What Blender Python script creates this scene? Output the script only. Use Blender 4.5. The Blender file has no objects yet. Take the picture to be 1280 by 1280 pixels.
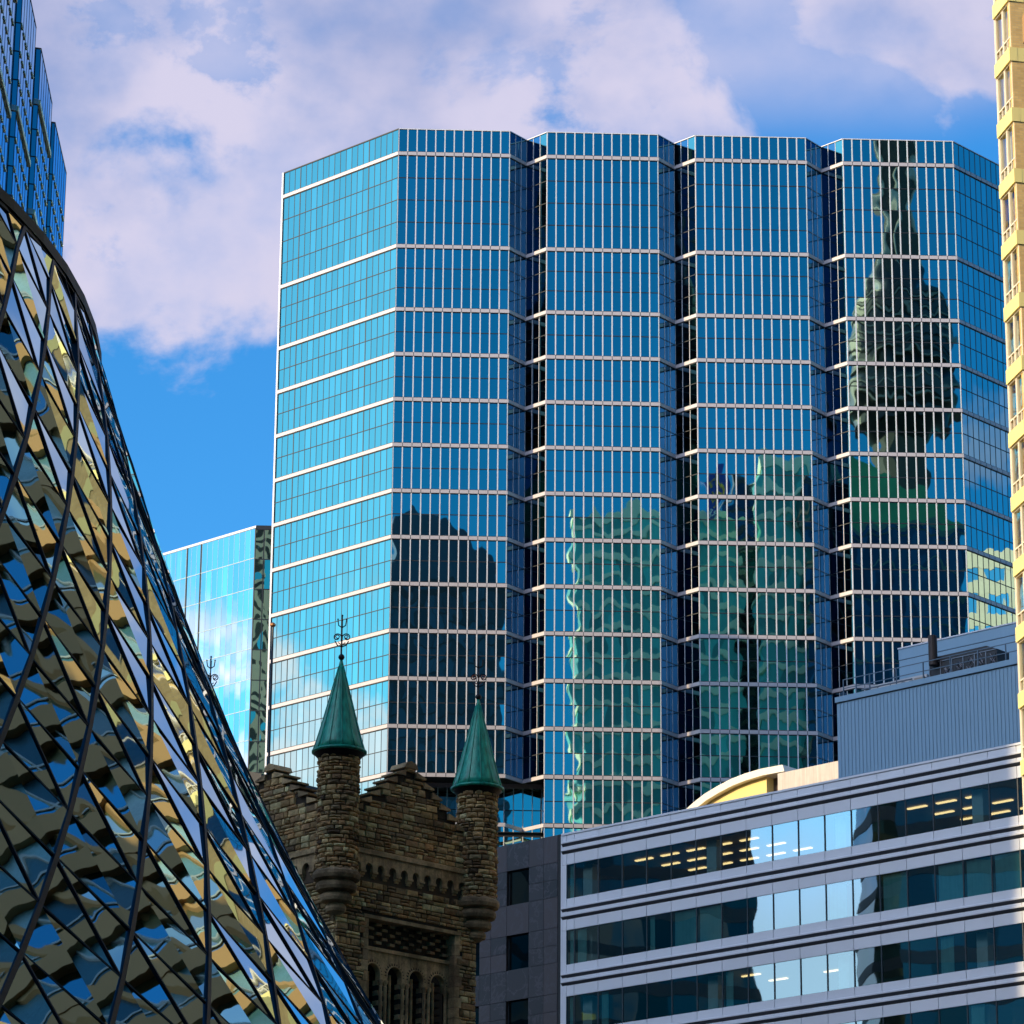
import bpy, math, random
from mathutils import Vector as V
from math import sin, cos, tan, radians as R, pi, sqrt, atan2, exp
random.seed(7)
sc = bpy.context.scene
COL = sc.collection

# ------------------------------------------------------------------ camera
FPX, PITCH, ROLL = 4579.0, R(18.286), R(0.447)
fw = V((0, cos(PITCH), sin(PITCH)))
r0 = V((1, 0, 0)); u0 = V((0, -sin(PITCH), cos(PITCH)))
rt = cos(ROLL) * r0 + sin(ROLL) * u0
up = -sin(ROLL) * r0 + cos(ROLL) * u0
cam_d = bpy.data.cameras.new('camera'); cam = bpy.data.objects.new('camera', cam_d); COL.objects.link(cam)
cam_d.sensor_width = 36; cam_d.lens = FPX / 1280 * 36
cam_d.clip_start = 1.0; cam_d.clip_end = 20000
from mathutils import Matrix
m = Matrix((rt, up, -fw)).transposed().to_4x4()
cam.matrix_world = m
cam.location = (0, 0, 0)
sc.camera = cam
GZ = -1.7                      # the ground, one eye height below the camera

# ------------------------------------------------------------------ sun and sky
SUN_AZ, SUN_EL = R(-117), R(22)
sd = V((sin(SUN_AZ) * cos(SUN_EL), cos(SUN_AZ) * cos(SUN_EL), sin(SUN_EL)))
sun_d = bpy.data.lights.new('sun', 'SUN'); sun_d.energy = 4.0; sun_d.angle = R(0.5); sun_d.color = (1.0, 0.76, 0.42)
sun = bpy.data.objects.new('sun', sun_d); COL.objects.link(sun)
sun.rotation_euler = sd.to_track_quat('Z', 'Y').to_euler()

w = bpy.data.worlds.new('World'); sc.world = w; w.use_nodes = True
nt = w.node_tree; nt.nodes.clear()
def N(t, typ, **k):
    n = t.nodes.new(typ)
    for a, b in k.items(): setattr(n, a, b)
    return n
def lk(t, a, b): t.links.new(a, b)
def mth(t, op, a, b=None, c=None, clamp=False):
    n = N(t, 'ShaderNodeMath', operation=op); n.use_clamp = clamp
    for i, x in enumerate((a, b, c)):
        if x is None: continue
        if isinstance(x, (int, float)): n.inputs[i].default_value = x
        else: lk(t, x, n.inputs[i])
    return n.outputs[0]
def mixc(t, f, a, b, bt='MIX'):
    n = N(t, 'ShaderNodeMix', data_type='RGBA', blend_type=bt)
    for i, x in ((0, f), (6, a), (7, b)):
        if isinstance(x, (int, float)): n.inputs[i].default_value = x
        elif isinstance(x, tuple): n.inputs[i].default_value = tuple(x) + ((1,) if len(x) == 3 else ())
        else: lk(t, x, n.inputs[i])
    return n.outputs[2]
def smooth(t, x, a, b):
    n = N(t, 'ShaderNodeMapRange', interpolation_type='SMOOTHSTEP')
    lk(t, x, n.inputs[0]); n.inputs[1].default_value = a; n.inputs[2].default_value = b
    return n.outputs[0]
sky = N(nt, 'ShaderNodeTexSky', sky_type='NISHITA'); sky.sun_disc = False
sky.sun_elevation = SUN_EL; sky.sun_rotation = SUN_AZ
sky.air_density = 1.0; sky.dust_density = 0.6; sky.ozone_density = 3.0
SKY_S = 0.15
hs = N(nt, 'ShaderNodeHueSaturation'); hs.inputs['Saturation'].default_value = 1.25; hs.inputs['Value'].default_value = 1.0
lk(nt, sky.outputs[0], hs.inputs['Color'])
skyc = mixc(nt, 1.0, hs.outputs[0], (0.50, 1.0, 1.18), 'MULTIPLY')
SKYC0 = skyc
tc = N(nt, 'ShaderNodeTexCoord'); sep = N(nt, 'ShaderNodeSeparateXYZ'); lk(nt, tc.outputs['Generated'], sep.inputs[0])
X, Y, Z = sep.outputs
mp = N(nt, 'ShaderNodeMapping'); lk(nt, tc.outputs['Generated'], mp.inputs[0]); mp.inputs['Location'].default_value = (2.1, 0.9, 1.2); mp.inputs['Scale'].default_value = (1, 1, 1.35)
n1 = N(nt, 'ShaderNodeTexNoise'); lk(nt, mp.outputs[0], n1.inputs['Vector']); n1.inputs['Scale'].default_value = 13; n1.inputs['Detail'].default_value = 9; n1.inputs['Roughness'].default_value = 0.55; n1.inputs['Distortion'].default_value = 0.25
n2 = N(nt, 'ShaderNodeTexNoise'); lk(nt, mp.outputs[0], n2.inputs['Vector']); n2.inputs['Scale'].default_value = 30; n2.inputs['Detail'].default_value = 6
n3 = N(nt, 'ShaderNodeTexNoise'); lk(nt, mp.outputs[0], n3.inputs['Vector']); n3.inputs['Scale'].default_value = 9; n3.inputs['Detail'].default_value = 3
# the cloud bank high in the north, thin patches elsewhere
edge = mth(nt, 'SUBTRACT', Z, mth(nt, 'MULTIPLY_ADD', X, 0.12, 0.397))
edge = mth(nt, 'ADD', edge, mth(nt, 'MULTIPLY_ADD', n1.outputs[0], 0.30, -0.135))
bank = mth(nt, 'MULTIPLY', smooth(nt, edge, -0.006, 0.030), smooth(nt, Y, 0.1, 0.5))
bank = mth(nt, 'MULTIPLY', bank, smooth(nt, mth(nt, 'ADD', mth(nt, 'MULTIPLY', Z, -1), mth(nt, 'MULTIPLY', n3.outputs[0], .3)), -0.42, -0.36))
left_p = mth(nt, 'MULTIPLY', smooth(nt, mth(nt, 'MULTIPLY', X, -1), 0.5, 0.8), mth(nt, 'MULTIPLY', smooth(nt, Z, 0.15, 0.22), smooth(nt, mth(nt, 'MULTIPLY', Z, -1), -0.31, -0.27)))
right_p = mth(nt, 'MULTIPLY', smooth(nt, X, 0.5, 0.8), smooth(nt, mth(nt, 'MULTIPLY', Z, -1), -0.36, -0.31))
patch = mth(nt, 'MULTIPLY', mth(nt, 'ADD', left_p, right_p), smooth(nt, n1.outputs[0], 0.54, 0.64))
cl = mth(nt, 'MAXIMUM', bank, patch, clamp=True)
cl = mth(nt, 'MULTIPLY', cl, mth(nt, 'MULTIPLY_ADD', smooth(nt, n2.outputs[0], 0.25, 0.6), 0.30, 0.66), clamp=True)
n6 = N(nt, 'ShaderNodeTexNoise'); lk(nt, mp.outputs[0], n6.inputs['Vector']); n6.inputs['Scale'].default_value = 21; n6.inputs['Detail'].default_value = 8; n6.inputs['Roughness'].default_value = 0.6
cl = mth(nt, 'MULTIPLY', cl, mth(nt, 'SUBTRACT', 1.0, mth(nt, 'MULTIPLY', smooth(nt, n6.outputs[0], 0.55, 0.70), 0.85)))
veil = mth(nt, 'MULTIPLY', smooth(nt, Z, 0.402, 0.43), mth(nt, 'MULTIPLY', smooth(nt, Y, .3, .6), mth(nt, 'MULTIPLY_ADD', n2.outputs[0], .7, .25)))
cl = mth(nt, 'MAXIMUM', cl, mth(nt, 'MULTIPLY', veil, smooth(nt, mth(nt, 'MULTIPLY', Z, -1), -.6, -.5)))
shade = smooth(nt, mth(nt, 'MULTIPLY_ADD', n2.outputs[0], 0.35, n3.outputs[0]), 0.50, 0.80)
ccol = mixc(nt, shade, (0.24, 0.29, 0.49), (0.52, 0.49, 0.62))
ccol = mixc(nt, mth(nt, 'MULTIPLY', left_p, 1.0, clamp=True), ccol, (1.5, 1.0, 1.3))
lowh = mth(nt, 'MULTIPLY', smooth(nt, mth(nt, 'MULTIPLY', X, -1), 0.5, 0.8), smooth(nt, mth(nt, 'MULTIPLY', Z, -1), -0.25, -0.20))
ccol = mixc(nt, lowh, ccol, (0.80, 0.86, 0.95)); cl = mth(nt, 'MAXIMUM', cl, mth(nt, 'MULTIPLY', lowh, 0.65))
# bright cloud glow added in the south-west to lift the ambient in shade
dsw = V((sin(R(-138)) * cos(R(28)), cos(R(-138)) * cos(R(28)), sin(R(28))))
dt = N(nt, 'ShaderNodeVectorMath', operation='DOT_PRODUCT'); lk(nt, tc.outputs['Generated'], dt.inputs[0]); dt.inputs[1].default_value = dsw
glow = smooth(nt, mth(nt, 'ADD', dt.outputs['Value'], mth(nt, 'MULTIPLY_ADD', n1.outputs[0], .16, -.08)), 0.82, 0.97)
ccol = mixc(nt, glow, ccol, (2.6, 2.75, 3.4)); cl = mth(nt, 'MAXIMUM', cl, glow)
# the southern sky, away from the sun's side, is a deeper blue
dso = N(nt, 'ShaderNodeVectorMath', operation='DOT_PRODUCT'); lk(nt, tc.outputs['Generated'], dso.inputs[0]); dso.inputs[1].default_value = (sin(R(150)), cos(R(150)), 0)
skyc = mixc(nt, smooth(nt, dso.outputs['Value'], 0.0, 0.34), skyc, mixc(nt, 1.0, skyc, (0.13, 0.54, 0.58), 'MULTIPLY'))
bg1 = N(nt, 'ShaderNodeBackground'); lk(nt, skyc, bg1.inputs[0]); bg1.inputs[1].default_value = SKY_S
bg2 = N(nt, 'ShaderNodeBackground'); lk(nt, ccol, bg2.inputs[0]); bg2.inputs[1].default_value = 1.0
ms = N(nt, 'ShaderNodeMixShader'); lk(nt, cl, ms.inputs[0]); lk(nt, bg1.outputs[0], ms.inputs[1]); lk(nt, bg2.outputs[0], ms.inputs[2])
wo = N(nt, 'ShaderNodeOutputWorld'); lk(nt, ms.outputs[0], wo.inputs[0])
sc.view_settings.view_transform = 'Standard'; sc.view_settings.look = 'None'
sc.view_settings.gamma = 1; sc.view_settings.exposure = 0.45
sc.cycles.max_bounces = 10; sc.cycles.glossy_bounces = 6; sc.cycles.transparent_max_bounces = 12
sc.cycles.diffuse_bounces = 3; sc.cycles.use_denoising = True
sc.cycles.sample_clamp_indirect = 6
sc.cycles.caustics_reflective = False

# ------------------------------------------------------------------ pixel helpers (photo 1280 px)
def ray(px, py): return rt * ((px - 640) / FPX) - up * ((py - 640) / FPX) + fw
def atY(px, py, y): d = ray(px, py); return d * (y / d.y)
def atZ(px, py, z): d = ray(px, py); return d * (z / d.z)
def hit(px, py, P, n): d = ray(px, py); return d * (P.dot(n) / d.dot(n))
def az(a): return V((sin(R(a)), cos(R(a)), 0))

# ------------------------------------------------------------------ materials
MATS = {}
def new_mat(name):
    m = bpy.data.materials.new(name); m.use_nodes = True
    t = m.node_tree; t.nodes.clear(); MATS[name] = m
    o = N(t, 'ShaderNodeOutputMaterial'); p = N(t, 'ShaderNodeBsdfPrincipled'); lk(t, p.outputs[0], o.inputs[0])
    return m, t, p, o
def plain(name, c, rough=0.6, metal=0.0, var=0.12, vs=3.0, bump=0.0, bs=20.0, spec=0.5, island=0.0, streak=0.0):
    m, t, p, o = new_mat(name)
    tc = N(t, 'ShaderNodeTexCoord').outputs['Object']
    n = N(t, 'ShaderNodeTexNoise'); lk(t, tc, n.inputs['Vector']); n.inputs['Scale'].default_value = vs; n.inputs['Detail'].default_value = 6
    f = mth(t, 'MULTIPLY_ADD', n.outputs[0], 2 * var, 1 - var)
    if island:
        g = N(t, 'ShaderNodeNewGeometry')
        f = mth(t, 'MULTIPLY', f, mth(t, 'MULTIPLY_ADD', g.outputs['Random Per Island'], 2 * island, 1 - island))
    if streak:
        mp = N(t, 'ShaderNodeMapping'); lk(t, tc, mp.inputs[0]); mp.inputs['Scale'].default_value = (6, 6, .35)
        n4 = N(t, 'ShaderNodeTexNoise'); lk(t, mp.outputs[0], n4.inputs['Vector']); n4.inputs['Scale'].default_value = 1.2; n4.inputs['Detail'].default_value = 4
        f = mth(t, 'MULTIPLY', f, mth(t, 'MULTIPLY_ADD', n4.outputs[0], 2 * streak, 1 - streak))
    cc = N(t, 'ShaderNodeCombineXYZ'); [lk(t, f, cc.inputs[i]) for i in range(3)]
    lk(t, mixc(t, 1.0, tuple(c), cc.outputs[0], 'MULTIPLY'), p.inputs['Base Color'])
    p.inputs['Roughness'].default_value = rough; p.inputs['Metallic'].default_value = metal
    p.inputs['Specular IOR Level'].default_value = spec
    if bump:
        n5 = N(t, 'ShaderNodeTexNoise'); lk(t, tc, n5.inputs['Vector']); n5.inputs['Scale'].default_value = bs; n5.inputs['Detail'].default_value = 5
        b = N(t, 'ShaderNodeBump'); b.inputs['Strength'].default_value = 1; b.inputs['Distance'].default_value = bump
        lk(t, n5.outputs[0], b.inputs['Height']); lk(t, b.outputs[0], p.inputs['Normal'])
    return m
def wavy_normal(t, p, wave, scale, tilt, stretch=(1, 1, 1), fine=0.0):
    """glass that is not quite flat: a slow ripple and a small tilt of each pane"""
    g = N(t, 'ShaderNodeNewGeometry'); tc = N(t, 'ShaderNodeTexCoord').outputs['Object']
    mp = N(t, 'ShaderNodeMapping'); lk(t, tc, mp.inputs[0]); mp.inputs['Scale'].default_value = stretch
    wn = N(t, 'ShaderNodeTexWhiteNoise', noise_dimensions='1D'); lk(t, mth(t, 'MULTIPLY', g.outputs['Random Per Island'], 371.3), wn.inputs['W'])
    # each pane samples the ripple at its own offset
    off = N(t, 'ShaderNodeVectorMath', operation='SCALE'); lk(t, wn.outputs['Color'], off.inputs[0]); off.inputs['Scale'].default_value = 0.3
    ad = N(t, 'ShaderNodeVectorMath', operation='ADD'); lk(t, mp.outputs[0], ad.inputs[0]); lk(t, off.outputs[0], ad.inputs[1])
    nn = N(t, 'ShaderNodeTexNoise'); lk(t, ad.outputs[0], nn.inputs['Vector']); nn.inputs['Scale'].default_value = scale; nn.inputs['Detail'].default_value = 1.5
    def centred(c, s):
        a = N(t, 'ShaderNodeVectorMath', operation='SUBTRACT'); lk(t, c, a.inputs[0]); a.inputs[1].default_value = (.5, .5, .5)
        b = N(t, 'ShaderNodeVectorMath', operation='SCALE'); lk(t, a.outputs[0], b.inputs[0]); b.inputs['Scale'].default_value = s
        return b.outputs[0]
    a1 = N(t, 'ShaderNodeVectorMath', operation='ADD'); lk(t, centred(nn.outputs['Color'], wave), a1.inputs[0]); lk(t, centred(wn.outputs['Color'], tilt), a1.inputs[1])
    a2 = N(t, 'ShaderNodeVectorMath', operation='ADD'); lk(t, a1.outputs[0], a2.inputs[0]); lk(t, g.outputs['Normal'], a2.inputs[1])
    nm = N(t, 'ShaderNodeVectorMath', operation='NORMALIZE'); lk(t, a2.outputs[0], nm.inputs[0])
    lk(t, nm.outputs[0], p.inputs['Normal'])
    return g, wn
def mirror_glass(name, tint, wave=.008, scale=.35, tilt=.003, var=.1, rough=.01, stretch=(1, 1, 1), edge=None):
    m, t, p, o = new_mat(name)
    g, wn = wavy_normal(t, p, wave, scale, tilt, stretch)
    f = mth(t, 'MULTIPLY_ADD', wn.outputs['Value'], 2 * var, 1 - var)
    cc = N(t, 'ShaderNodeCombineXYZ'); [lk(t, f, cc.inputs[i]) for i in range(3)]
    lk(t, mixc(t, 1.0, tuple(tint), cc.outputs[0], 'MULTIPLY'), p.inputs['Base Color'])
    p.inputs['Metallic'].default_value = 1; p.inputs['Roughness'].default_value = rough
    if edge: p.inputs['Specular Tint'].default_value = tuple(edge) + (1,)
    return m
def emit(name, c, s):
    m = bpy.data.materials.new(name); m.use_nodes = True; t = m.node_tree; t.nodes.clear()
    o = N(t, 'ShaderNodeOutputMaterial'); e = N(t, 'ShaderNodeEmission'); e.inputs[0].default_value = tuple(c) + (1,); e.inputs[1].default_value = s
    lk(t, e.outputs[0], o.inputs[0]); return m
def clear_glass(name, tint, refl=.3, wave=.01, scale=.4, tilt=.006):
    m = bpy.data.materials.new(name); m.use_nodes = True; t = m.node_tree; t.nodes.clear()
    o = N(t, 'ShaderNodeOutputMaterial'); g = N(t, 'ShaderNodeBsdfGlossy'); g.inputs['Roughness'].default_value = .01; g.inputs[0].default_value = (.80, .95, 1, 1)
    tr = N(t, 'ShaderNodeBsdfTransparent'); tr.inputs[0].default_value = tuple(tint) + (1,)
    wavy_normal(t, g, wave, scale, tilt)
    fr = N(t, 'ShaderNodeFresnel'); fr.inputs[0].default_value = 1.5
    f = mth(t, 'ADD', mth(t, 'MULTIPLY', fr.outputs[0], .8), refl, clamp=True)
    mx = N(t, 'ShaderNodeMixShader'); lk(t, f, mx.inputs[0]); lk(t, tr.outputs[0], mx.inputs[1]); lk(t, g.outputs[0], mx.inputs[2]); lk(t, mx.outputs[0], o.inputs[0])
    return m
def palette(name, stops, rough=.85, bump=.02, bs=9., dirt=.35):
    """masonry: each block takes its own colour from the palette, then grime"""
    m, t, p, o = new_mat(name)
    g = N(t, 'ShaderNodeNewGeometry'); tc = N(t, 'ShaderNodeTexCoord').outputs['Object']
    cr = N(t, 'ShaderNodeValToRGB'); lk(t, g.outputs['Random Per Island'], cr.inputs[0]); cr.color_ramp.interpolation = 'LINEAR'
    e = cr.color_ramp.elements
    while len(e) < len(stops): e.new(.5)
    for i, s in enumerate(stops): e[i].position = i / (len(stops) - 1); e[i].color = tuple(s) + (1,)
    n = N(t, 'ShaderNodeTexNoise'); lk(t, tc, n.inputs['Vector']); n.inputs['Scale'].default_value = .9; n.inputs['Detail'].default_value = 8; n.inputs['Roughness'].default_value = .65
    f = mth(t, 'MULTIPLY_ADD', smooth(t, n.outputs[0], .35, .65), dirt * 1.6, 1 - dirt)
    n2 = N(t, 'ShaderNodeTexNoise'); lk(t, tc, n2.inputs['Vector']); n2.inputs['Scale'].default_value = 14; n2.inputs['Detail'].default_value = 5
    f = mth(t, 'MULTIPLY', f, mth(t, 'MULTIPLY_ADD', n2.outputs[0], .7, .65))
    cc = N(t, 'ShaderNodeCombineXYZ'); [lk(t, f, cc.inputs[i]) for i in range(3)]
    lk(t, mixc(t, 1.0, cr.outputs[0], cc.outputs[0], 'MULTIPLY'), p.inputs['Base Color']); p.inputs['Roughness'].default_value = rough
    p.inputs['Specular IOR Level'].default_value = .25
    n5 = N(t, 'ShaderNodeTexNoise'); lk(t, tc, n5.inputs['Vector']); n5.inputs['Scale'].default_value = bs; n5.inputs['Detail'].default_value = 6
    b = N(t, 'ShaderNodeBump'); b.inputs['Strength'].default_value = 1; b.inputs['Distance'].default_value = bump
    lk(t, n5.outputs[0], b.inputs['Height']); lk(t, b.outputs[0], p.inputs['Normal'])
    return m

# ------------------------------------------------------------------ mesh builder
class MB:
    def __init__(s, o=(0, 0, 0), e=(1, 0, 0), n=None):
        s.v = []; s.f = []; s.mi = []; s.mats = []; s.cur = 0
        s.frame(o, e, n)
    def frame(s, o, e=(1, 0, 0), n=None):
        s.o = V(o); s.e = V(e).normalized(); s.n = V(n) if n else V((s.e.y, -s.e.x, 0)); return s
    def mat(s, m):
        if m not in s.mats: s.mats.append(m)
        s.cur = s.mats.index(m); return s
    def L(s, p): return s.o + s.e * p[0] + s.n * p[2] + V((0, 0, p[1]))      # (along, height, outwards)
    def face(s, pts, local=True):
        k = len(s.v); s.v += [s.L(p) if local else V(p) for p in pts]; s.f.append(tuple(range(k, k + len(pts)))); s.mi.append(s.cur)
    def mesh(s, pts, faces, local=True):
        k = len(s.v); s.v += [s.L(p) if local else V(p) for p in pts]
        for f in faces: s.f.append(tuple(k + i for i in f)); s.mi.append(s.cur)
    def box(s, u0, u1, z0, z1, n0, n1, back=True):
        P = [(u0, z0, n1), (u1, z0, n1), (u1, z1, n1), (u0, z1, n1), (u0, z0, n0), (u1, z0, n0), (u1, z1, n0), (u0, z1, n0)]
        F = [(0, 1, 2, 3), (1, 5, 6, 2), (4, 0, 3, 7), (3, 2, 6, 7), (4, 5, 1, 0)]
        if back: F.append((5, 4, 7, 6))
        s.mesh(P, F)
    def prism(s, poly, n0, n1):
        """a polygon in the wall plane given depth"""
        k = len(poly); P = [(p[0], p[1], n1) for p in poly] + [(p[0], p[1], n0) for p in poly]
        s.mesh(P, [tuple(range(k)), tuple(range(2 * k - 1, k - 1, -1))] + [(i, i + k, (i + 1) % k + k, (i + 1) % k) for i in range(k)])
    def plan(s, poly, z0, z1, caps=True):
        """a ground plan (world x,y) extruded upwards"""
        k = len(poly); P = [(p[0], p[1], z0) for p in poly] + [(p[0], p[1], z1) for p in poly]
        F = [(i, (i + 1) % k, (i + 1) % k + k, i + k) for i in range(k)]
        if caps: F += [tuple(range(k - 1, -1, -1)), tuple(range(k, 2 * k))]
        s.mesh(P, F, False)
    def tube(s, pts, r, seg=8, r1=None):
        pts = [V(p) for p in pts]; n = len(pts); rings = []
        for i, p in enumerate(pts):
            d = (pts[min(i + 1, n - 1)] - pts[max(i - 1, 0)]).normalized()
            a = d.cross(V((0, 0, 1)));
            if a.length < .01: a = d.cross(V((0, 1, 0)))
            a.normalize(); b = d.cross(a); rr = r if r1 is None else r + (r1 - r) * i / max(1, n - 1)
            rings.append([p + (a * cos(2 * pi * k / seg) + b * sin(2 * pi * k / seg)) * rr for k in range(seg)])
        P = [q for rg in rings for q in rg]
        F = [(i * seg + k, i * seg + (k + 1) % seg, (i + 1) * seg + (k + 1) % seg, (i + 1) * seg + k) for i in range(n - 1) for k in range(seg)]
        F += [tuple(range(seg - 1, -1, -1)), tuple((n - 1) * seg + k for k in range(seg))]
        s.mesh(P, F, False)
    def lathe(s, c, prof, seg=32):
        P = []; F = []
        for r, z in prof:
            for k in range(seg):
                a = 2 * pi * k / seg; P.append((c[0] + r * cos(a), c[1] + r * sin(a), z))
        for i in range(len(prof) - 1):
            for k in range(seg): F.append((i * seg + k, i * seg + (k + 1) % seg, (i + 1) * seg + (k + 1) % seg, (i + 1) * seg + k))
        F += [tuple(range(seg - 1, -1, -1)), tuple((len(prof) - 1) * seg + k for k in range(seg))]
        s.mesh(P, F, False)
    def build(s, name, mat=None, parent=None, smooth=False):
        org = ORG.get(parent.name, V((0, 0, 0))) if parent else V((0, 0, 0))
        me = bpy.data.meshes.new(name); me.from_pydata([tuple(v - org) for v in s.v], [], s.f)
        if s.mats:
            for q in s.mats: me.materials.append(q)
            for p, i in zip(me.polygons, s.mi): p.material_index = i
        elif mat: me.materials.append(mat)
        if smooth:
            for p in me.polygons: p.use_smooth = True
        me.update()
        ob = bpy.data.objects.new(name, me); COL.objects.link(ob)
        if parent: ob.parent = parent
        ORG[ob.name] = org
        return ob
ORG = {}
def thing(name, label, cat, loc=(0, 0, 0), group=None):
    o = bpy.data.objects.new(name, None); COL.objects.link(o); o.location = loc; ORG[o.name] = V(loc)
    o['label'] = label; o['category'] = cat
    if group: o['group'] = group
    return o
def tag(o, label, cat, group=None):
    o['label'] = label; o['category'] = cat
    if group: o['group'] = group
    return o

# ------------------------------------------------------------------ ground
gm = plain('asphalt', (.05, .05, .052), .9, var=.2, vs=.2)
g = MB(); g.face([(-6000, -6000, GZ), (6000, -6000, GZ), (6000, 6000, GZ), (-6000, 6000, GZ)], False)
go = g.build('ground', gm); go['kind'] = 'structure'
pv = MB(); pv.box(-60, 60, GZ, GZ + .12, -22, -6); po = pv.build('pavement', plain('paving', (.3, .29, .27), .85, var=.15, vs=1.5)); po['kind'] = 'structure'

# ================================================================== MAIN GLASS TOWER
T_GLASS = mirror_glass('tower_glass', (.38, .60, .58), wave=.0085, scale=.55, tilt=.0022, var=.09, stretch=(1, 1, .6), edge=(.7, .9, 1))
T_GLASS_SIDE = mirror_glass('tower_side_glass', (.34, .62, .50), wave=.0060, scale=.42, tilt=.0022, var=.10, stretch=(1, 1, .6), edge=(.55, .9, 1))
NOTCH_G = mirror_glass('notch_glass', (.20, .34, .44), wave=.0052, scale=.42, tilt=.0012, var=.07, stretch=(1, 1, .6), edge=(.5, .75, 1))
NOTCH_A = mirror_glass('notch_shaded_glass', (.045, .11, .17), wave=.0052, scale=.42, tilt=.0012, var=.07, stretch=(1, 1, .6), edge=(.15, .3, .45))  # tower glass tinted darker to paint in the notch's dim reflections
WHITE_M = plain('pale_aluminium', (.64, .65, .70), .38, metal=.05, var=.05)
BAND_M = plain('band_aluminium', (.50, .47, .50), .45, metal=.1, var=.06, vs=1.2)
DARK_M = plain('dark_gasket', (.012, .016, .022), .5, var=.1)
SOFFIT = plain('soffit_black', (.01, .01, .012), .7)
P0 = V((-12.11, 350, 0)); FD = az(87.9157); FN = V((FD.y, -FD.x, 0))
LD = az(87.9157 - 135); RD = az(42.9)
PITCHM, WM = 15.475, 11.6
ztop = 157.63
bands = [154.81, 144.42, 137.44] + [132.54 - 4.905 * k for k in range(13)]      # down to 73.7
tower = thing('glass_office_tower', 'tall blue mirror glass office tower with four flat bays and white storey bands', 'skyscraper', (P0.x, P0.y, GZ))
BH = .46
def rows_of():
    out = [(bands[0] + BH / 2, ztop - .06, 1)]
    for i in range(len(bands) - 1):
        n = 4 if i == 0 else 3 if i == 1 else 2
        out.append((bands[i + 1] + BH / 2, bands[i] - BH / 2, n))
    return out
ROWS = rows_of()
def face_glass(A, B, npan, rows, name, mat, parent, merge):
    e = (B - A).normalized(); Lh = (B - A).length; pw = Lh / npan; mb = MB(A, e)
    for zi, (z0, z1, n) in enumerate(rows):
        if not merge: mb = MB(A, e)
        for k in range(n):
            a = z0 + (z1 - z0) * k / n; b = z0 + (z1 - z0) * (k + 1) / n
            for i in range(npan): mb.face([(i * pw, a, 0), ((i + 1) * pw, a, 0), ((i + 1) * pw, b, 0), (i * pw, b, 0)])
        if not merge: mb.build(name, mat, parent)
    if merge: mb.build(name, mat, parent)
def face_bars(A, B, npan, rows, mw, md, vm, parent, hw=.09, ends=True, major=()):
    e = (B - A).normalized(); Lh = (B - A).length; pw = Lh / npan
    v = MB(A, e); h = v
    for z0, z1, n in rows:
        for i in range(npan + 1):
            if i in (0, npan) and not ends: continue
            ww = mw * (2.0 if i in major else 1)
            a = max(i * pw - ww / 2, 0); b = min(i * pw + ww / 2, Lh)
            if i in (0, npan): a = max(0, i * pw - mw * .6); b = min(Lh, i * pw + mw * .6)
            v.mat(vm); v.box(a, b, z0, z1, .001, md, back=False)
        v.mat(DARK_M)
        for k in range(1, n):
            z = z0 + (z1 - z0) * k / n
            h.box(0, Lh, z - hw / 2, z + hw / 2, .001, .035, back=False)
        for z in (z0, z1): h.box(0, Lh, z - .04, z + .04, .001, .05, back=False)
    v.build('mullion_grid', None, parent)
segs = []
LF = P0 + LD * 17.19
segs.append(('left', LF, P0, 20, 'side'))
for k in range(4):
    a = P0 + FD * (PITCHM * k); b = a + FD * WM
    segs.append(('front%d' % k, a, b, 12, 'front'))
    if k < 3:
        mid = P0 + FD * (PITCHM * k + WM + 1.852) - FN * 2.207
        c = P0 + FD * (PITCHM * (k + 1))
        segs.append(('v%da' % k, b, mid, 3, 'notch')); segs.append(('v%db' % k, mid, c, 3, 'notch'))
RC = P0 + FD * (PITCHM * 3 + WM); RE = RC + RD * 17.19
segs.append(('right', RC, RE, 18, 'right'))
CUT = 88.31
rows_hi = [r for r in ROWS if r[0] > CUT - 1]
for nm, A, B, npn, st in segs:
    rw = rows_hi if nm in ('front0', 'v0a', 'v0b') else ROWS
    if nm[0] == 'v' and nm[-1] == 'b':
        cut_ = A + (B - A) * (2 / 3)  # inner panes tinted darker, outer pane brighter: notch reflections put into the tint
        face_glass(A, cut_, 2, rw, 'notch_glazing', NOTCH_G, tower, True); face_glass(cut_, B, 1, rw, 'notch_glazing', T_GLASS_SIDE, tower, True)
        face_bars(A, B, npn, rw, .05, .03, WHITE_M, tower, hw=.07); continue
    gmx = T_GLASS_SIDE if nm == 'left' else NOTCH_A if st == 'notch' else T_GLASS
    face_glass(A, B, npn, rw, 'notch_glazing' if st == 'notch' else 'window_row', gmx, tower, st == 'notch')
    if st == 'front': face_bars(A, B, npn, rw, .115, .10, WHITE_M, tower)
    elif st == 'notch': face_bars(A, B, npn, rw, .06, .04, WHITE_M, tower, hw=.07)
    elif st == 'side': face_bars(A, B, npn, rw, .055, .02, DARK_M, tower, hw=.07, major=(3, 15))
    else: face_bars(A, B, npn, rw, .06, .03, DARK_M, tower, hw=.08)
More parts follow.
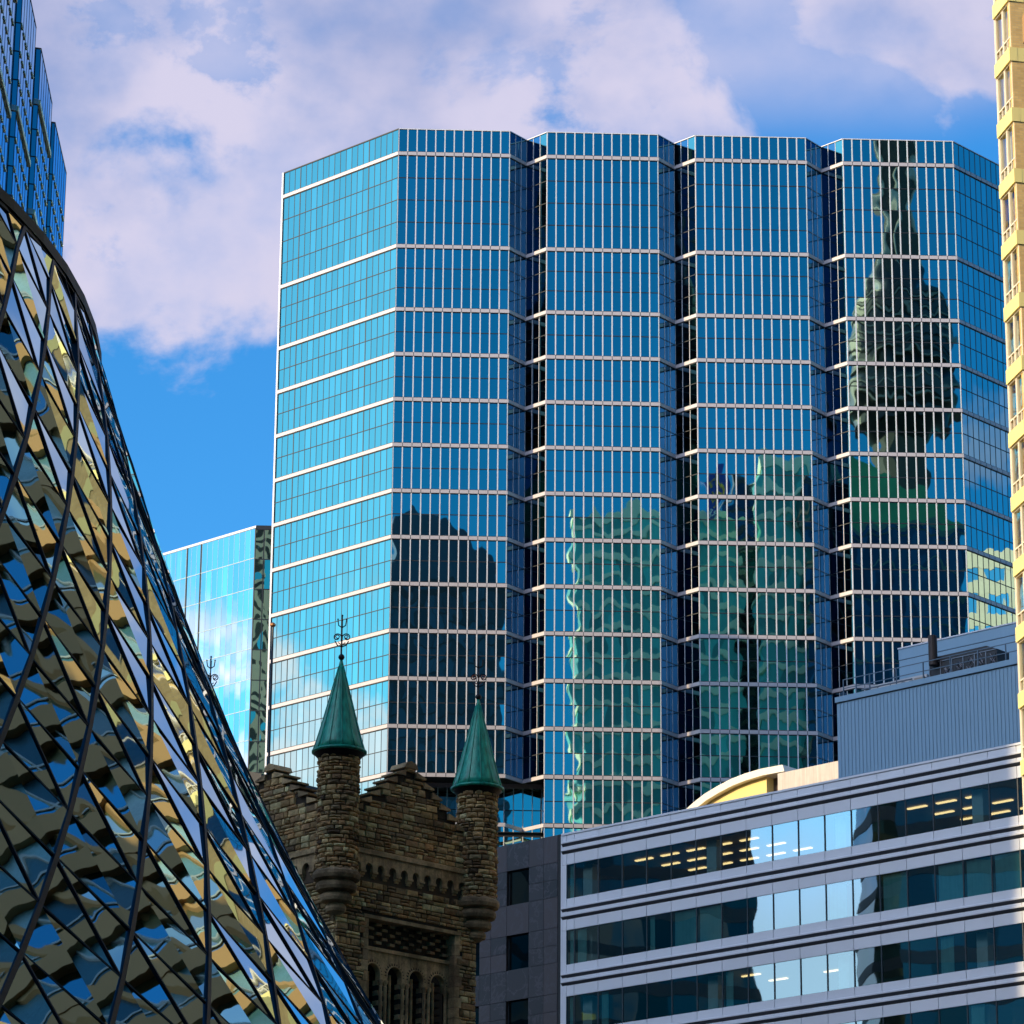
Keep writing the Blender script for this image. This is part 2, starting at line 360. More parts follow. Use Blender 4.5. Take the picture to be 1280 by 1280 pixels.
# white storey bands wrap round every bay
def offset_line(pts, d):
    out = []
    for i, p in enumerate(pts):
        ns = []
        if i > 0: e = (p - pts[i - 1]).normalized(); ns.append(V((e.y, -e.x, 0)))
        if i < len(pts) - 1: e = (pts[i + 1] - p).normalized(); ns.append(V((e.y, -e.x, 0)))
        n = sum(ns, V((0, 0, 0))).normalized(); out.append(p + n * (d / max(.35, n.dot(ns[0]))))
    return out
outline = [segs[0][1]] + [s[2] for s in segs]
outl = offset_line(outline, .13); joint = offset_line(outline, .136)
for bz in bands:
    mb = MB(); mb.mat(BAND_M)
    for i in range(len(outline) - 1):
        a, b, c, d = outline[i], outline[i + 1], outl[i + 1], outl[i]
        z0, z1 = bz - BH / 2 + .045, bz + BH / 2 - .045
        P = [(p.x, p.y, z) for z in (z0, z1) for p in (a, b, c, d)]
        mb.mesh(P, [(3, 2, 6, 7), (4, 7, 6, 5), (0, 1, 2, 3)], False)
    mb.mat(DARK_M)
    for (nm, A, B, npn, st) in segs:
        if st not in ('front', 'right'): continue
        e = (B - A).normalized(); mb.frame(A, e); pw = (B - A).length / npn
        for i in range(1, npn): mb.box(i * pw - .03, i * pw + .03, bz - BH / 2 + .05, bz + BH / 2 - .05, .131, .134, back=False)
    mb.build('storey_band', None, tower)
# white corner post on the far left, parapet, roof, back walls, hidden lower walls
mb = MB(); mb.mat(WHITE_M)
e = (P0 - LF).normalized(); mb.frame(LF, e); mb.box(-.22, .02, 60, ztop, -.3, .12)
for (nm, A, B, npn, st) in segs:
    mb.frame(A, (B - A).normalized()); mb.mat(WHITE_M if st != 'side' else DARK_M); mb.box(0, (B - A).length, ztop - .06, ztop + .03, -.15, .06)
mb.build('parapet_cap', None, tower)
back = [outline[0] - FN * 40 + V((6, 0, 0)), outline[-1] - FN * 40]
inner = offset_line(outline, -.35)
mb = MB(); mb.mat(SOFFIT); body_rest = [inner[0] + V((.1, 0, 0))] + [p for p in inner[1:]] + [back[1], back[0]]
mb.plan([(p.x, p.y) for p in body_rest], CUT + .3, ztop - .4); mb.build('core_walls', None, tower)
mb = MB(); mb.mat(SOFFIT)
mb.plan([(p.x, p.y) for p in [inner[0] + V((.1, 0, 0)), inner[1], P0 + FD * .35 - FN * 4.2, P0 + FD * 15.9 - FN * 4.2] + inner[4:] + [back[1], back[0]]], GZ, CUT + .29)
mb.build('lower_core', None, tower)
# the undercut below the first bay: black soffit, set back glass and thin columns
rec = MB(P0 - FN * 4.0, FD)
rw = [r for r in ROWS if r[0] < CUT - 1]
face_glass(P0 + FD * .4 - FN * 4.0, P0 + FD * 15.45 - FN * 4.0, 16, rw, 'recess_glazing', T_GLASS, tower, True)
face_bars(P0 + FD * .4 - FN * 4.0, P0 + FD * 15.45 - FN * 4.0, 16, rw, .10, .08, WHITE_M, tower)
face_glass(P0 + FD * 15.45 - FN * 4.0, P0 + FD * 15.475, 4, rw, 'recess_glazing', T_GLASS, tower, True)
mb = MB(P0, FD); mb.box(0, 15.46, bands[12] - .25, bands[12] + .2, -4.02, -3.8); mb.build('recess_band', BAND_M, tower)
lo = MB(); lo.mat(T_GLASS)
for nm, A, B, npn, st in segs:
    if nm in ('front0', 'v0a', 'v0b'): continue
    lo.frame(A, (B - A).normalized()); lo.face([(0, GZ, 0), ((B - A).length, GZ, 0), ((B - A).length, bands[-1] - .23, 0), (0, bands[-1] - .23, 0)])
lo.build('lower_glazing', None, tower)

# ================================================================== generic far office block
def office(name, label, x0, x1, y0, y1, h, glass, band, fl=4.0, bh=1.0, pw=1.6, mull=None, mw=.12, tops=None, cat='office building', rot=0, off=.06):
    """four glazed walls with storey bands, roof slab"""
    cx, cy = (x0 + x1) / 2, (y0 + y1) / 2
    def rp(x, y):
        a = R(rot); dx, dy = x - cx, y - cy; return V((cx + dx * cos(a) - dy * sin(a), cy + dx * sin(a) + dy * cos(a), 0))
    c = [rp(x0, y0), rp(x1, y0), rp(x1, y1), rp(x0, y1)]
    t = thing(name, label, cat, (cx, cy, GZ))
    gl = MB(); bd = MB(); ml = MB()
    for i in range(4):
        A, B = c[i], c[(i + 1) % 4]; e = (B - A).normalized(); Lh = (B - A).length; n = max(1, round(Lh / pw)); p = Lh / n
        gl.frame(A, e); bd.frame(A, e); ml.frame(A, e)
        z = GZ; k = 0
        while z < h - .5:
            z2 = min(h, z + fl)
            for j in range(n): gl.face([(j * p, z, 0), ((j + 1) * p, z, 0), ((j + 1) * p, z2, 0), (j * p, z2, 0)])
            bd.box(-off, Lh + off, z, min(z + bh, h), .002, off + .01, back=False); z = z2
        bd.box(-off, Lh + off, h - bh, h + .8, .002, off + .06, back=False)
        if mull:
            for j in range(1, n): ml.box(j * p - mw / 2, j * p + mw / 2, GZ, h, .001, off * .8, back=False)
    gl.build('glazing', glass, t); bd.build('spandrel_bands', band, t)
    if mull: ml.build('mullions', mull, t)
    rf = MB(); rf.plan([(q.x, q.y) for q in c], h - .3, h - .05); rf.build('roof', DARK_M, t)
    return t

# ================================================================== DISTANT CYAN TOWER (left of the main one)
CY_GLASS = mirror_glass('cyan_glass', (.50, .80, .76), wave=.006, scale=.3, tilt=.003, var=.16, edge=(.8, 1, 1))
CY_DARK = mirror_glass('bronze_strip_glass', (.98, .84, .56), wave=.02, scale=.4, tilt=.01, var=.1, stretch=(1, 1, .7), edge=(1, .9, .7))
C0 = atY(320.5, 657, 440); cz = C0.z; CP = V((C0.x, C0.y, 0))
ct = thing('cyan_glass_tower', 'pale cyan glass tower with a bronze side strip, standing far left behind the turrets', 'skyscraper', (CP.x, CP.y, GZ))
CL = CP + LD * 34
fh = 3.95; ncr = int((cz + 1.7) / fh)
for seg_i in range(4):
    us = [0, 11.5, 21.2, 23.8, 34]
    # glazed field between the dark vertical joints
    mb = MB(CL, -LD)
    u0_, u1_ = us[seg_i], us[seg_i + 1]; n = max(2, round((u1_ - u0_) / 1.0)); p = (u1_ - u0_) / n
    z = cz - .3
    while z > 60:
        for i in range(n): mb.face([(u0_ + i * p, z - fh, 0), (u0_ + (i + 1) * p, z - fh, 0), (u0_ + (i + 1) * p, z, 0), (u0_ + i * p, z, 0)])
        z -= fh
    mb.face([(u0_, GZ, 0), (u1_, GZ, 0), (u1_, z, 0), (u0_, z, 0)])
    mb.build('glass_field', CY_GLASS, ct)
mb = MB(CL, -LD); mb.mat(plain('pale_joint', (.35, .48, .50), .5))
z = cz - .3
while z > 60: mb.box(0, 34, z - .05, z + .05, .001, .03, back=False); z -= fh
for i in range(1, 34): mb.box(i - .02, i + .02, 60, cz - .3, .001, .015, back=False)
mb.mat(DARK_M)
for u_ in (11.5, 21.2, 23.8, 33.9): mb.box(u_ - .08, u_ + .08, GZ, cz - .3, .002, .06, back=False)
mb.mat(WHITE_M); mb.box(0, 34, cz - .3, cz, -.3, .08)
mb.build('joints', None, ct)
CR = CP + FD * 12
mb = MB(CP, FD)
z = cz - .5
while z > 60:
    for i in range(10): mb.face([(i * 1.2, z - fh, 0), ((i + 1) * 1.2, z - fh, 0), ((i + 1) * 1.2, z, 0), (i * 1.2, z, 0)])
    z -= fh
mb.build('bronze_strip', CY_DARK, ct)
mb = MB(CP, FD); mb.mat(DARK_M); z = cz - .5
while z > 60: mb.box(0, 12, z - .06, z + .06, .001, .04, back=False); z -= fh
mb.box(.95, 1.1, 60, cz, .001, .05, back=False); mb.box(0, 12, cz - .5, cz + .02, -.3, .06); mb.build('strip_joints', None, ct)
mb = MB(); mb.mat(SOFFIT); q = [CL + V((.3, .3, 0)), CP + V((0, .4, 0)), CR + V((0, .4, 0)), CR + V((0, 30, 0)), CL + V((8, 30, 0))]
mb.plan([(a.x, a.y) for a in q], GZ, cz - .4); mb.build('core_walls', None, ct)

# ================================================================== SAW-TOOTH TOWER (top left)
HT = 136.0
ST_GLASS = mirror_glass('sawtooth_glass', (.22, .46, .56), wave=.006, scale=.5, tilt=.004, var=.12, edge=(.5, .75, 1))
ST_GOLD = plain('gilded_band', (.95, .84, .50), .45, metal=.0, var=.1)
def zp(px, py): q = atZ(px, py, HT); return V((q.x, q.y, 0))
base = [zp(45, 59.6), zp(51.5, 60.5), zp(65.2, 129)]
per = zp(64.7, 152.4) - zp(45, 59.6)
pts = []
for k in range(-3, 1): pts += [q + per * k for q in base]
pts += [zp(64.7, 152.4), zp(69, 153), zp(83, 216.5)]
st = thing('sawtooth_glass_tower', 'blue glass tower with stepped saw-tooth side and gold lines, rising at the top left', 'skyscraper', (pts[-1].x - 10, pts[-1].y - 10, GZ))
fh2 = 2.53
for k in range(0, len(pts) - 1):
    A, B = pts[k], pts[k + 1]; e = (B - A).normalized(); Lh = (B - A).length; mb = MB(A, e)
    n = max(1, round(Lh / 1.8)); p = Lh / n; vis = k >= 1
    if k % 3 == 2:
        mb.face([(0, GZ, 0), (Lh, GZ, 0), (Lh, HT, 0), (0, HT, 0)]); mb.build('return_wall', ST_GLASS, st); continue
    z = HT
    while z > 94 and vis:
        for i in range(n): mb.face([(i * p, z - fh2, 0), ((i + 1) * p, z - fh2, 0), ((i + 1) * p, z, 0), (i * p, z, 0)])
        z -= fh2
    mb.face([(0, GZ, 0), (Lh, GZ, 0), (Lh, z, 0), (0, z, 0)])
    mb.build('glass_facet' if k % 3 == 0 else 'glass_flank', ST_GLASS, st)
    if not vis: continue
    b = MB(A, e); z = HT - 5.06; r = 1
    while z > 92:
        big = (r % 4 == (k // 3) % 2)
        if big: b.mat(ST_GOLD if k % 3 == 1 else WHITE_M); b.box(0, Lh, z - .24, z + .24, .001, .16, back=False)
        elif k % 3 == 1:
            b.mat(ST_GOLD)
            for i in range(n): b.box(i * p + .1, i * p + p * .62, z - .10, z + .10, .001, .09, back=False)
        else: b.mat(DARK_M); b.box(0, Lh, z - .05, z + .05, .001, .03, back=False)
        z -= fh2; r += 1
    b.mat(DARK_M)
    for i in range(n + 1): b.box(max(0, i * p - .04), min(Lh, i * p + .04), 92, HT, .0008, .02, back=False)
    b.mat(DARK_M); b.box(0, Lh, HT - .12, HT + .03, -.1, .03)
    b.build('bands', None, st)
mb = MB(); mb.mat(SOFFIT); q = pts + [pts[-1] + V((-12, 3, 0)), pts[0] + V((-25, 0, 0))]
qq = [V((a.x - .25, a.y + .12, 0)) for a in q]
mb.plan([(a.x, a.y) for a in qq], GZ, HT - .2); mb.build('core_walls', None, st)

# ================================================================== GREY OFFICE BLOCK (right, striped)
GO = V((3.18, 215, 0)); GD = az(132.46); GN = V((GD.y, -GD.x, 0)); GTOP = 50.58
PANEL = plain('silver_panel', (.68, .71, .76), .45, metal=.0, var=.05, vs=.6, island=.03)
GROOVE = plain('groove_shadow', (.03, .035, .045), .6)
OGL = clear_glass('office_glass', (.62, .82, .80), refl=.38, wave=.009, scale=.35, tilt=.006)
gb = thing('striped_office_block', 'silver grey office block with long window strips, lower right of the photo', 'office building', (GO.x + 15, GO.y - 8, GZ))
GL_ = 42.0
def strip_panels(z0, z1, name='spandrel_panels'):
    """panels with two rounded dark grooves between z0 and z1"""
    h = z1 - z0; g1, g2 = z1 - .62, z1 - 1.08
    if h < 1.86: g1, g2 = z1 - .50, z1 - .96
    mb = MB(GO, GD); jw = 1.88
    edges = [0.0, .35] + [.95 + jw * i for i in range(0, 22)] + [GL_]
    for a, b in zip(edges[:-1], edges[1:]):
        for (za, zb) in ((g1 + .13, z1 - .02), (g2 + .13, g1 - .20), (z0 + .02, g2 - .20)):
            mb.mat(PANEL); mb.box(a + .018, b - .018, za, zb, -.1, .0, back=False)
    for g in (g1, g2):
        # rounded rail standing in the groove
        prof = [(-.20, -.06), (-.14, .03), (-.02, .13), (.06, .14), (.11, .08), (.13, -.02)]
        mb.mat(PANEL)
        for (za, na), (zb, nb) in zip(prof[2:-1], prof[3:]): mb.face([(0, g + za, na), (GL_, g + za, na), (GL_, g + zb, nb), (0, g + zb, nb)])
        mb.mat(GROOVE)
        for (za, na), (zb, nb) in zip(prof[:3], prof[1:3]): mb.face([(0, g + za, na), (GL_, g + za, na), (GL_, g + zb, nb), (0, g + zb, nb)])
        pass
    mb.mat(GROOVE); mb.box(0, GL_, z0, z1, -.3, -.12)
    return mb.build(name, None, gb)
floors = []
zt = GTOP; wt = zt - 1.83
strip_panels(wt, zt, 'parapet_panels')
cap = MB(GO, GD); cap.mat(PANEL); cap.box(-.05, GL_, zt + .002, zt + .12, -.6, .06); cap.build('roof_coping', None, gb)
for k in range(6):
    wb = wt - 2.05; floors.append((wb, wt)); zt2 = wb - 1.93
    if k < 5: strip_panels(zt2, wb)
    wt = zt2
LIT = emit('ceiling_light', (1.0, .60, .26), 1.9)
INT = plain('interior_wall', (.24, .16, .11), .9)
CEIL = plain('interior_ceiling', (.22, .17, .12), .9)
COLM = plain('interior_column', (.75, .85, .88), .8)
BLIND = plain('teal_blind', (.26, .62, .66), .8, streak=.15)
FRAME_D = plain('window_frame_dark', (.02, .03, .04), .4)
wedges = [.35, .95] + [.95 + 1.88 * i for i in range(1, 22)]
blinds = {0: {0: .9}, 1: {0: .9, 1: .4, 4: .2, 5: .95, 6: .95, 11: .7, 13: 1, 15: 1, 16: 1, 17: 1, 18: 1}, 2: {0: .5, 2: .3, 7: .3, 15: .5, 18: .4}, 3: {1: .3, 4: .4, 8: .7, 12: .6, 16: .5}}
for fi, (wb, wtp) in enumerate(floors):
    for i in range(len(wedges) - 1):
        a, b = wedges[i], wedges[i + 1]
        if fi > 4: continue
        mb = MB(GO, GD); mb.mat(OGL); mb.face([(a, wb, -.05), (b, wb, -.05), (b, wtp, -.05), (a, wtp, -.05)])
        mb.mat(FRAME_D)
        mb.box(a - .035, a + .035, wb, wtp, -.12, -.01)
        wn = mb.build('window', None, gb)
        bl = blinds.get(fi, {}).get(i)
        if bl:
            q = MB(GO, GD); q.box(a + .08, a + .08 + (b - a - .16) * min(1, bl), wb + .02, wtp - .02, -.28, -.25); q.build('blind', BLIND, wn)
    mb = MB(GO, GD); mb.mat(CEIL); mb.box(.1, GL_ - .1, wtp + .02, wtp + .5, -11, -.35)
    mb.mat(INT); mb.box(.1, GL_ - .1, wb - .5, wb - .05, -11, -.35); mb.box(.1, GL_ - .1, wb - .05, wtp, -11.2, -11); mb.box(.05, .3, wb - .05, wtp, -11, -.2)
    if fi in (1, 3, 4):
        for uu in (9.5, 24.5, 31.0): mb.box(uu, uu + .15, wb - .05, wtp, -11, -1.5)
    mb.build('office_floor', None, gb)
    mb = MB(GO, GD)
    for u_ in (1.05, 10.6, 20.0, 29.4): mb.box(u_, u_ + .72, wb - .04, wtp + .01, -1.3, -.7)
    mb.build('interior_columns', COLM, gb)
    mb = MB(GO, GD)
    rng = random.Random(fi)
    for ub in range(2, 40, 2):
        for dn in (1.6, 3.6, 5.6, 8.0):
            if (fi == 0 and (3 < ub < 14 or 23 < ub < 29)) or (fi in (2, 3) and rng.random() < .05):
                mb.box(ub + dn * .2, ub + dn * .2 + 1.3, wtp - .08, wtp - .02, -dn - .22, -dn)
    if mb.v: mb.build('ceiling_lights', LIT, gb)
mb = MB(GO, GD); mb.mat(PANEL)
mb.box(0, .34, floors[4][0] - 2, floors[0][1], -.12, -.02); mb.box(-.12, 0, GZ, GTOP, -1.2, 0)
mb.mat(INT); mb.box(0, GL_, GZ, floors[4][0] - 2, -11, -.3); mb.box(0, GL_, floors[5][0], GTOP - .05, -11.6, -11.21)
mb.mat(plain('roof_gravel', (.25, .25, .25), .9)); mb.box(0, GL_, GTOP - 1.2, GTOP - .6, -14, -.31)
mb.build('structure_walls', None, gb)
mb = MB(GO, GD); mb.mat(PANEL); mb.box(GL_, GL_ + .3, GZ, GTOP, -14, 0); mb.build('end_wall', None, gb)

# penthouse box on its roof
PBLUE = plain('blue_grey_cladding', (.21, .36, .49), .55, metal=.0, var=.05, vs=.4, streak=.05)
PB0 = hit(1048, 970, GO - GN * 3.2, GN); PBt = hit(1047, 872, GO - GN * 3.2, GN)
def guz(p): d = p - GO; return d.dot(GD), d.z
u_a = guz(PB0)[0]; z_a = PBt.z
mb = MB(GO, GD); mb.mat(PBLUE)
ph = thing('rooftop_plant_room', 'plain blue grey corrugated box on the roof of the striped office block', 'plant room', tuple(GO + GD * 22 - GN * 6 + V((0, 0, GTOP - .6))))
ue = u_a + 22
mb.box(u_a, ue, GTOP - .6, z_a - .34, -12, -3.2)
k = u_a + .12
while k < ue:
    mb.box(k, k + .13, GTOP - .5, z_a - .42, -3.2, -3.165, back=False); k += .26
mb.build('corrugated_wall', None, ph)
mb = MB(GO, GD); mb.mat(PBLUE); mb.box(u_a - .06, ue, z_a - .32, z_a, -12, -3.08); mb.mat(GROOVE); mb.box(u_a - .02, ue, z_a - .36, z_a - .325, -12, -3.14); mb.build('roof_fascia', None, ph)
# railing
rl = MB(GO, GD); ST = plain('rail_steel', (.10, .14, .18), .45, metal=.6)
k = u_a + .3
while k < ue:
    rl.box(k - .03, k + .03, z_a, z_a + 1.1, -3.5, -3.44); k += 1.9
for hz in (.55, 1.08): rl.box(u_a + .3, ue, z_a + hz - .022, z_a + hz + .022, -3.492, -3.448)
for k2 in (1.2, 3.0): rl.box(u_a + .27, u_a + .33, z_a, z_a + 1.1, -3.5 - k2 - .03, -3.5 - k2 + .03)
rl.build('railing', ST, ph)
# upper box, set further back
Ub = GO - GN * 8.0
A = hit(1123.6, 811, Ub, GN); ua = (A - GO).dot(GD); za = A.z
ub = thing('upper_plant_room', 'smaller blue grey box rising behind the rooftop railing', 'plant room', tuple(GO + GD * (ua + 5) - GN * 10 + V((0, 0, z_a))))
mb = MB(GO, GD); mb.mat(PBLUE); mb.box(ua, ua + 16, z_a + .01, za - .75, -11.9, -8.0); mb.box(ua - .02, ua + 16, za - .71, za - .05, -11.9, -7.98); mb.mat(GROOVE); mb.box(ua, ua + 16, za - .76, za - .70, -11.88, -8.03); mb.build('cladding', None, ub)
mb = MB(GO, GD); mb.mat(WHITE_M); mb.box(ua - .05, ua + 16, za - .048, za + .03, -11.92, -7.93); mb.build('coping', None, ub)
# low white kerb unit and black chiller with mesh panels
B1 = GO - GN * 5.2
def U(px, py, d): q = hit(px, py, GO - GN * d, GN); return (q - GO).dot(GD), q.z
a1, z1_ = U(1088, 851, 5.2); a2, z2_ = U(1158, 832, 5.2)
kb = MB(GO, GD); kb.mat(plain('weathered_white', (.50, .50, .50), .7, var=.25, vs=2)); kb.box(a1, a2, z_a + .003, z_a + .95, -6.4, -5.2)
kb.mat(GROOVE); kb.box(a1 + 2.2, a1 + 2.5, z_a + .5, z_a + .75, -5.2, -5.17); kb.box(a1 + 2.8, a1 + 3.1, z_a + .5, z_a + .75, -5.2, -5.17)
kbo = kb.build('roof_vent_box', None); tag(kbo, 'low white vent box behind the rooftop railing, left of the black chiller', 'vent box')
a1, z1_ = U(1161, 826, 4.4); a2, z2_ = U(1246, 812, 4.4)
ch = thing('rooftop_chiller', 'black cooling unit with wire mesh panels behind the rooftop railing', 'chiller', tuple(GO + GD * (a1 + 2) - GN * 5 + V((0, 0, z_a))))
hz_ = 1.55
mb = MB(GO, GD); mb.mat(plain('chiller_black', (.015, .016, .02), .5, var=.3)); mb.prism([(a1, z_a + .08), (a2, z_a + .08), (a2, z_a + hz_ - .3), (a2 - .7, z_a + hz_), (a1, z_a + hz_)], -5.6, -4.4); mb.build('casing', None, ch)
mb = MB(GO, GD); mb.mat(plain('chiller_pipes', (.22, .23, .26), .35, metal=.8, var=.4, vs=5))
n = 6; pwc = (a2 - a1) / n
for i in range(n):
    x0_ = a1 + i * pwc
    mb.box(x0_ + .02, x0_ + .07, z_a + .1, z_a + hz_ - .3, -4.4, -4.36)
    for j in range(5):
        zz = z_a + .3 + random.random() * .75; c0 = GO + GD * (x0_ + .2 + random.random() * (pwc - .5)) - GN * 4.36 + V((0, 0, zz))
        if i > 0: mb.tube([c0, c0 + GD * .18 + V((0, 0, .22 * random.choice((-1, 1)))), c0 + GD * .35], .02, 6)
mb.box(a1, a2, z_a + hz_ - .34, z_a + hz_ - .30, -4.4, -4.35); mb.build('mesh_panels', None, ch)
fp, fz = U(1168, 826, 4.2); tp = U(1168, 797, 4.2)
mb = MB(); c0 = GO + GD * (fp - .05) - GN * 4.15
mb.lathe((c0.x, c0.y), [(.26, z_a + 1.0), (.26, tp[1] + .1), (.20, tp[1] + .12)], 14); fl_ = mb.build('exhaust_flue', plain('flue_brown', (.035, .022, .018), .6)); tag(fl_, 'short dark brown flue standing over the left end of the black chiller', 'flue')
# small fittings on the plant room roof
ft = thing('rooftop_pipe_rack', 'low rack of pipes and valves at the left end of the plant room roof', 'pipes', tuple(GO + GD * (u_a + 3) - GN * 4.6 + V((0, 0, z_a))))
mb = MB(GO, GD); mb.mat(plain('rack_steel', (.20, .22, .24), .5, metal=.5))
for k3 in range(4): mb.box(u_a + .8 + k3 * .9, u_a + .86 + k3 * .9, z_a + .002, z_a + .75, -4.9, -4.84)
for zz3 in (.35, .55, .72): mb.tube([GO + GD * (u_a + .6) - GN * (4.7 + zz3 * .2) + V((0, 0, z_a + zz3)), GO + GD * (u_a + 4.2) - GN * (4.7 + zz3 * .2) + V((0, 0, z_a + zz3))], .05, 8)
mb.build('pipes', None, ft)
mb = MB(GO, GD); mb.mat(plain('valve_box', (.36, .30, .24), .7, var=.3)); mb.box(u_a + 4.6, u_a + 5.3, z_a + .004, z_a + .6, -5.0, -4.5); mb.box(u_a + 2.0, u_a + 2.5, z_a + .004, z_a + .42, -5.6, -5.1); mb.build('junction_box', None, ft)
# white curved roof with yellow gable and the pale concrete box
CW = plain('white_render', (.78, .75, .68), .7, var=.05); YEL = plain('yellow_render', (.80, .62, .24), .8, var=.05); CONC = plain('stained_concrete', (.55, .50, .46), .85, var=.1, streak=.35)
d_ = 36.0
arc = []
for px, py in ((862, 1012), (872, 1003), (885, 993), (900, 984), (917, 975), (935, 968), (955, 962), (982, 957)):
    arc.append(U(px, py, d_))
cu = thing('curved_roof_hall', 'white curved roof edge over a sunlit yellow wall, behind the striped office roof' , 'building', tuple(GO + GD * 8 - GN * 38 + V((0, 0, GZ))))
mb = MB(GO, GD); th = .5
inn = [(u_ + .15, z - th) for u_, z in arc]
for i in range(len(arc) - 1):
    mb.prism([inn[i], inn[i + 1], arc[i + 1], arc[i]], -d_ - 4, -d_ + .35)
mb.build('curved_edge', CW, cu)
mb = MB(GO, GD); yl = U(957, 980, d_)[0]
pl = [p for p in inn if p[0] < yl] + [(yl, inn[-2][1] - .02)]
mb.prism([(pl[0][0], GZ), (yl, GZ)] + [(a, b) for a, b in reversed(pl)], -d_ - 3.9, -d_ - .12); mb.build('yellow_wall', YEL, cu)
mb = MB(GO, GD); mb.mat(plain('recess_brown', (.12, .08, .06), .8)); xr = U(975, 980, d_)[0]; mb.box(yl, xr, GZ, inn[-2][1], -d_ - 3.9, -d_ - .9); mb.build('recess', None, cu)
lx, lz = U(972, 962, 33); rx, rz = U(1056, 949, 33)
mb = MB(GO, GD); mb.prism([(lx, GZ), (rx + 1, GZ), (rx + 1, rz), (lx, rz - .05)], -38.0, -33)
cb = mb.build('concrete_stair_head', CONC); tag(cb, 'pale stained concrete box between the curved canopy and the blue grey plant room', 'roof structure')

# ================================================================== DARK GRANITE BLOCK
gr_m, t, p, o = new_mat('granite_panels')
tcn = N(t, 'ShaderNodeTexCoord').outputs['Object']; gg = N(t, 'ShaderNodeNewGeometry')
cr = N(t, 'ShaderNodeValToRGB'); lk(t, gg.outputs['Random Per Island'], cr.inputs[0])
el = cr.color_ramp.elements; el[0].color = (.026, .023, .028, 1); el[1].color = (.070, .052, .056, 1); e2 = el.new(.5); e2.color = (.042, .036, .042, 1)
mpn = N(t, 'ShaderNodeMapping'); lk(t, tcn, mpn.inputs[0]); mpn.inputs['Rotation'].default_value = (.4, .9, .3)
rofs = N(t, 'ShaderNodeVectorMath', operation='ADD'); lk(t, mpn.outputs[0], rofs.inputs[0]); cmb = N(t, 'ShaderNodeCombineXYZ'); [lk(t, mth(t, 'MULTIPLY', gg.outputs['Random Per Island'], 60.), cmb.inputs[i]) for i in range(2)]; lk(t, cmb.outputs[0], rofs.inputs[1])
wv = N(t, 'ShaderNodeTexNoise'); lk(t, rofs.outputs[0], wv.inputs['Vector']); wv.inputs['Scale'].default_value = .7; wv.inputs['Detail'].default_value = 9; wv.inputs['Distortion'].default_value = .5; wv.inputs['Roughness'].default_value = .6
vein = smooth(t, mth(t, 'ABSOLUTE', mth(t, 'SUBTRACT', wv.outputs[0], .5)), 0, .03)
lk(t, mixc(t, vein, (.07, .06, .07), cr.outputs[0]), p.inputs['Base Color']); p.inputs['Roughness'].default_value = .28
DG = plain('granite_joint', (.01, .01, .012), .6)
GB0 = GO - GD * .35 + V((0, 0, 0)); gtz = hit(697, 1043.5, GO, GN).z
gn = thing('granite_block', 'dark veined granite panel building between the church tower and the striped office block', 'building', tuple(GO - GD * 5 + V((0, 0, GZ))))
DGW = clear_glass('granite_window_glass', (.35, .38, .40), refl=.10, wave=.03, scale=.4, tilt=.01)
def gu(px, py): q = hit(px, py, GO, GN); return (q - GO).dot(GD), q.z
uR = gu(697, 1100)[0]; cols = [gu(x_, 1110)[0] for x_ in (570, 587, 600, 614, 633.5, 661, 679.5)] + [uR]
win_c = 4   # the bay between 633 and 661
fh3 = 3.98; ztops = gtz
mb = MB(GO, GD)
zr = [gtz]
w1t, w1b = gu(647, 1087)[1], gu(647, 1130)[1]
rowsz = [gtz, w1t, w1b]
wins = [(w1t, w1b)]
zc = w1b
mids = []
for k in range(1, 5): wins.append((w1t - fh3 * k, w1b - fh3 * k))
gp = MB(GO, GD); gp.mat(gr_m)
lv = [gtz]
for a, b in wins: lv += [a, (a + b) / 2, b]
lv += [wins[-1][1] - 2]
for i in range(len(lv) - 1):
    zt_, zb_ = lv[i], lv[i + 1]
    for j in range(len(cols) - 1):
        inwin = any(zb_ >= b - .01 and zt_ <= a + .01 for a, b in wins)
        if inwin and j in (win_c, 1): continue
        gp.box(cols[j] + .012, cols[j + 1] - .012, zb_ + .012, zt_ - .012, -.05, 0, back=False)
gp.mat(DG); gp.box(cols[0], cols[win_c], GZ, gtz - .02, -6, -.35); gp.build('granite_panels', None, gn)
mb = MB(GO, GD); mb.mat(DG)
zz = gtz
for (a, b) in wins:
    mb.box(cols[0], uR, a + .01, zz - .01, -.4, -.052); zz = b
    for (j0, j1) in ((0, 1), (2, win_c), (win_c + 1, len(cols) - 1)): mb.box(cols[j0], cols[j1], b, a, -.4, -.053)
mb.box(cols[0], uR, GZ, zz - .01, -.4, -.055)
mb.box(uR, uR + .36, GZ, gtz, -.7, -.02); mb.box(cols[win_c], uR, GZ, gtz - .5, -6, -4); mb.box(cols[0], uR + .36, gtz - .3, gtz - .1, -6, -.41)
mb.build('backing_walls', None, gn)
for a, b in wins[:4]:
    for j in (win_c, 1):
        q = MB(GO, GD); q.mat(DGW); q.face([(cols[j], b, -.25), (cols[j + 1], b, -.25), (cols[j + 1], a, -.25), (cols[j], a, -.25)]); q.mat(FRAME_D); q.box(cols[j] + .0, cols[j] + .05, b, a, -.3, -.2); q.box(cols[j], cols[j + 1], b - .0, b + .06, -.3, -.2)
        q.build('window', None, gn)
mb = MB(GO, GD)
for du, dz in ((.5, .3), (1.1, 1.2), (1.25, .5)): mb.box(cols[win_c] + du, cols[win_c] + du + .35, w1b + dz, w1b + dz + .07, -2.2, -2.1)
mb.build('ceiling_lights', LIT, gn)

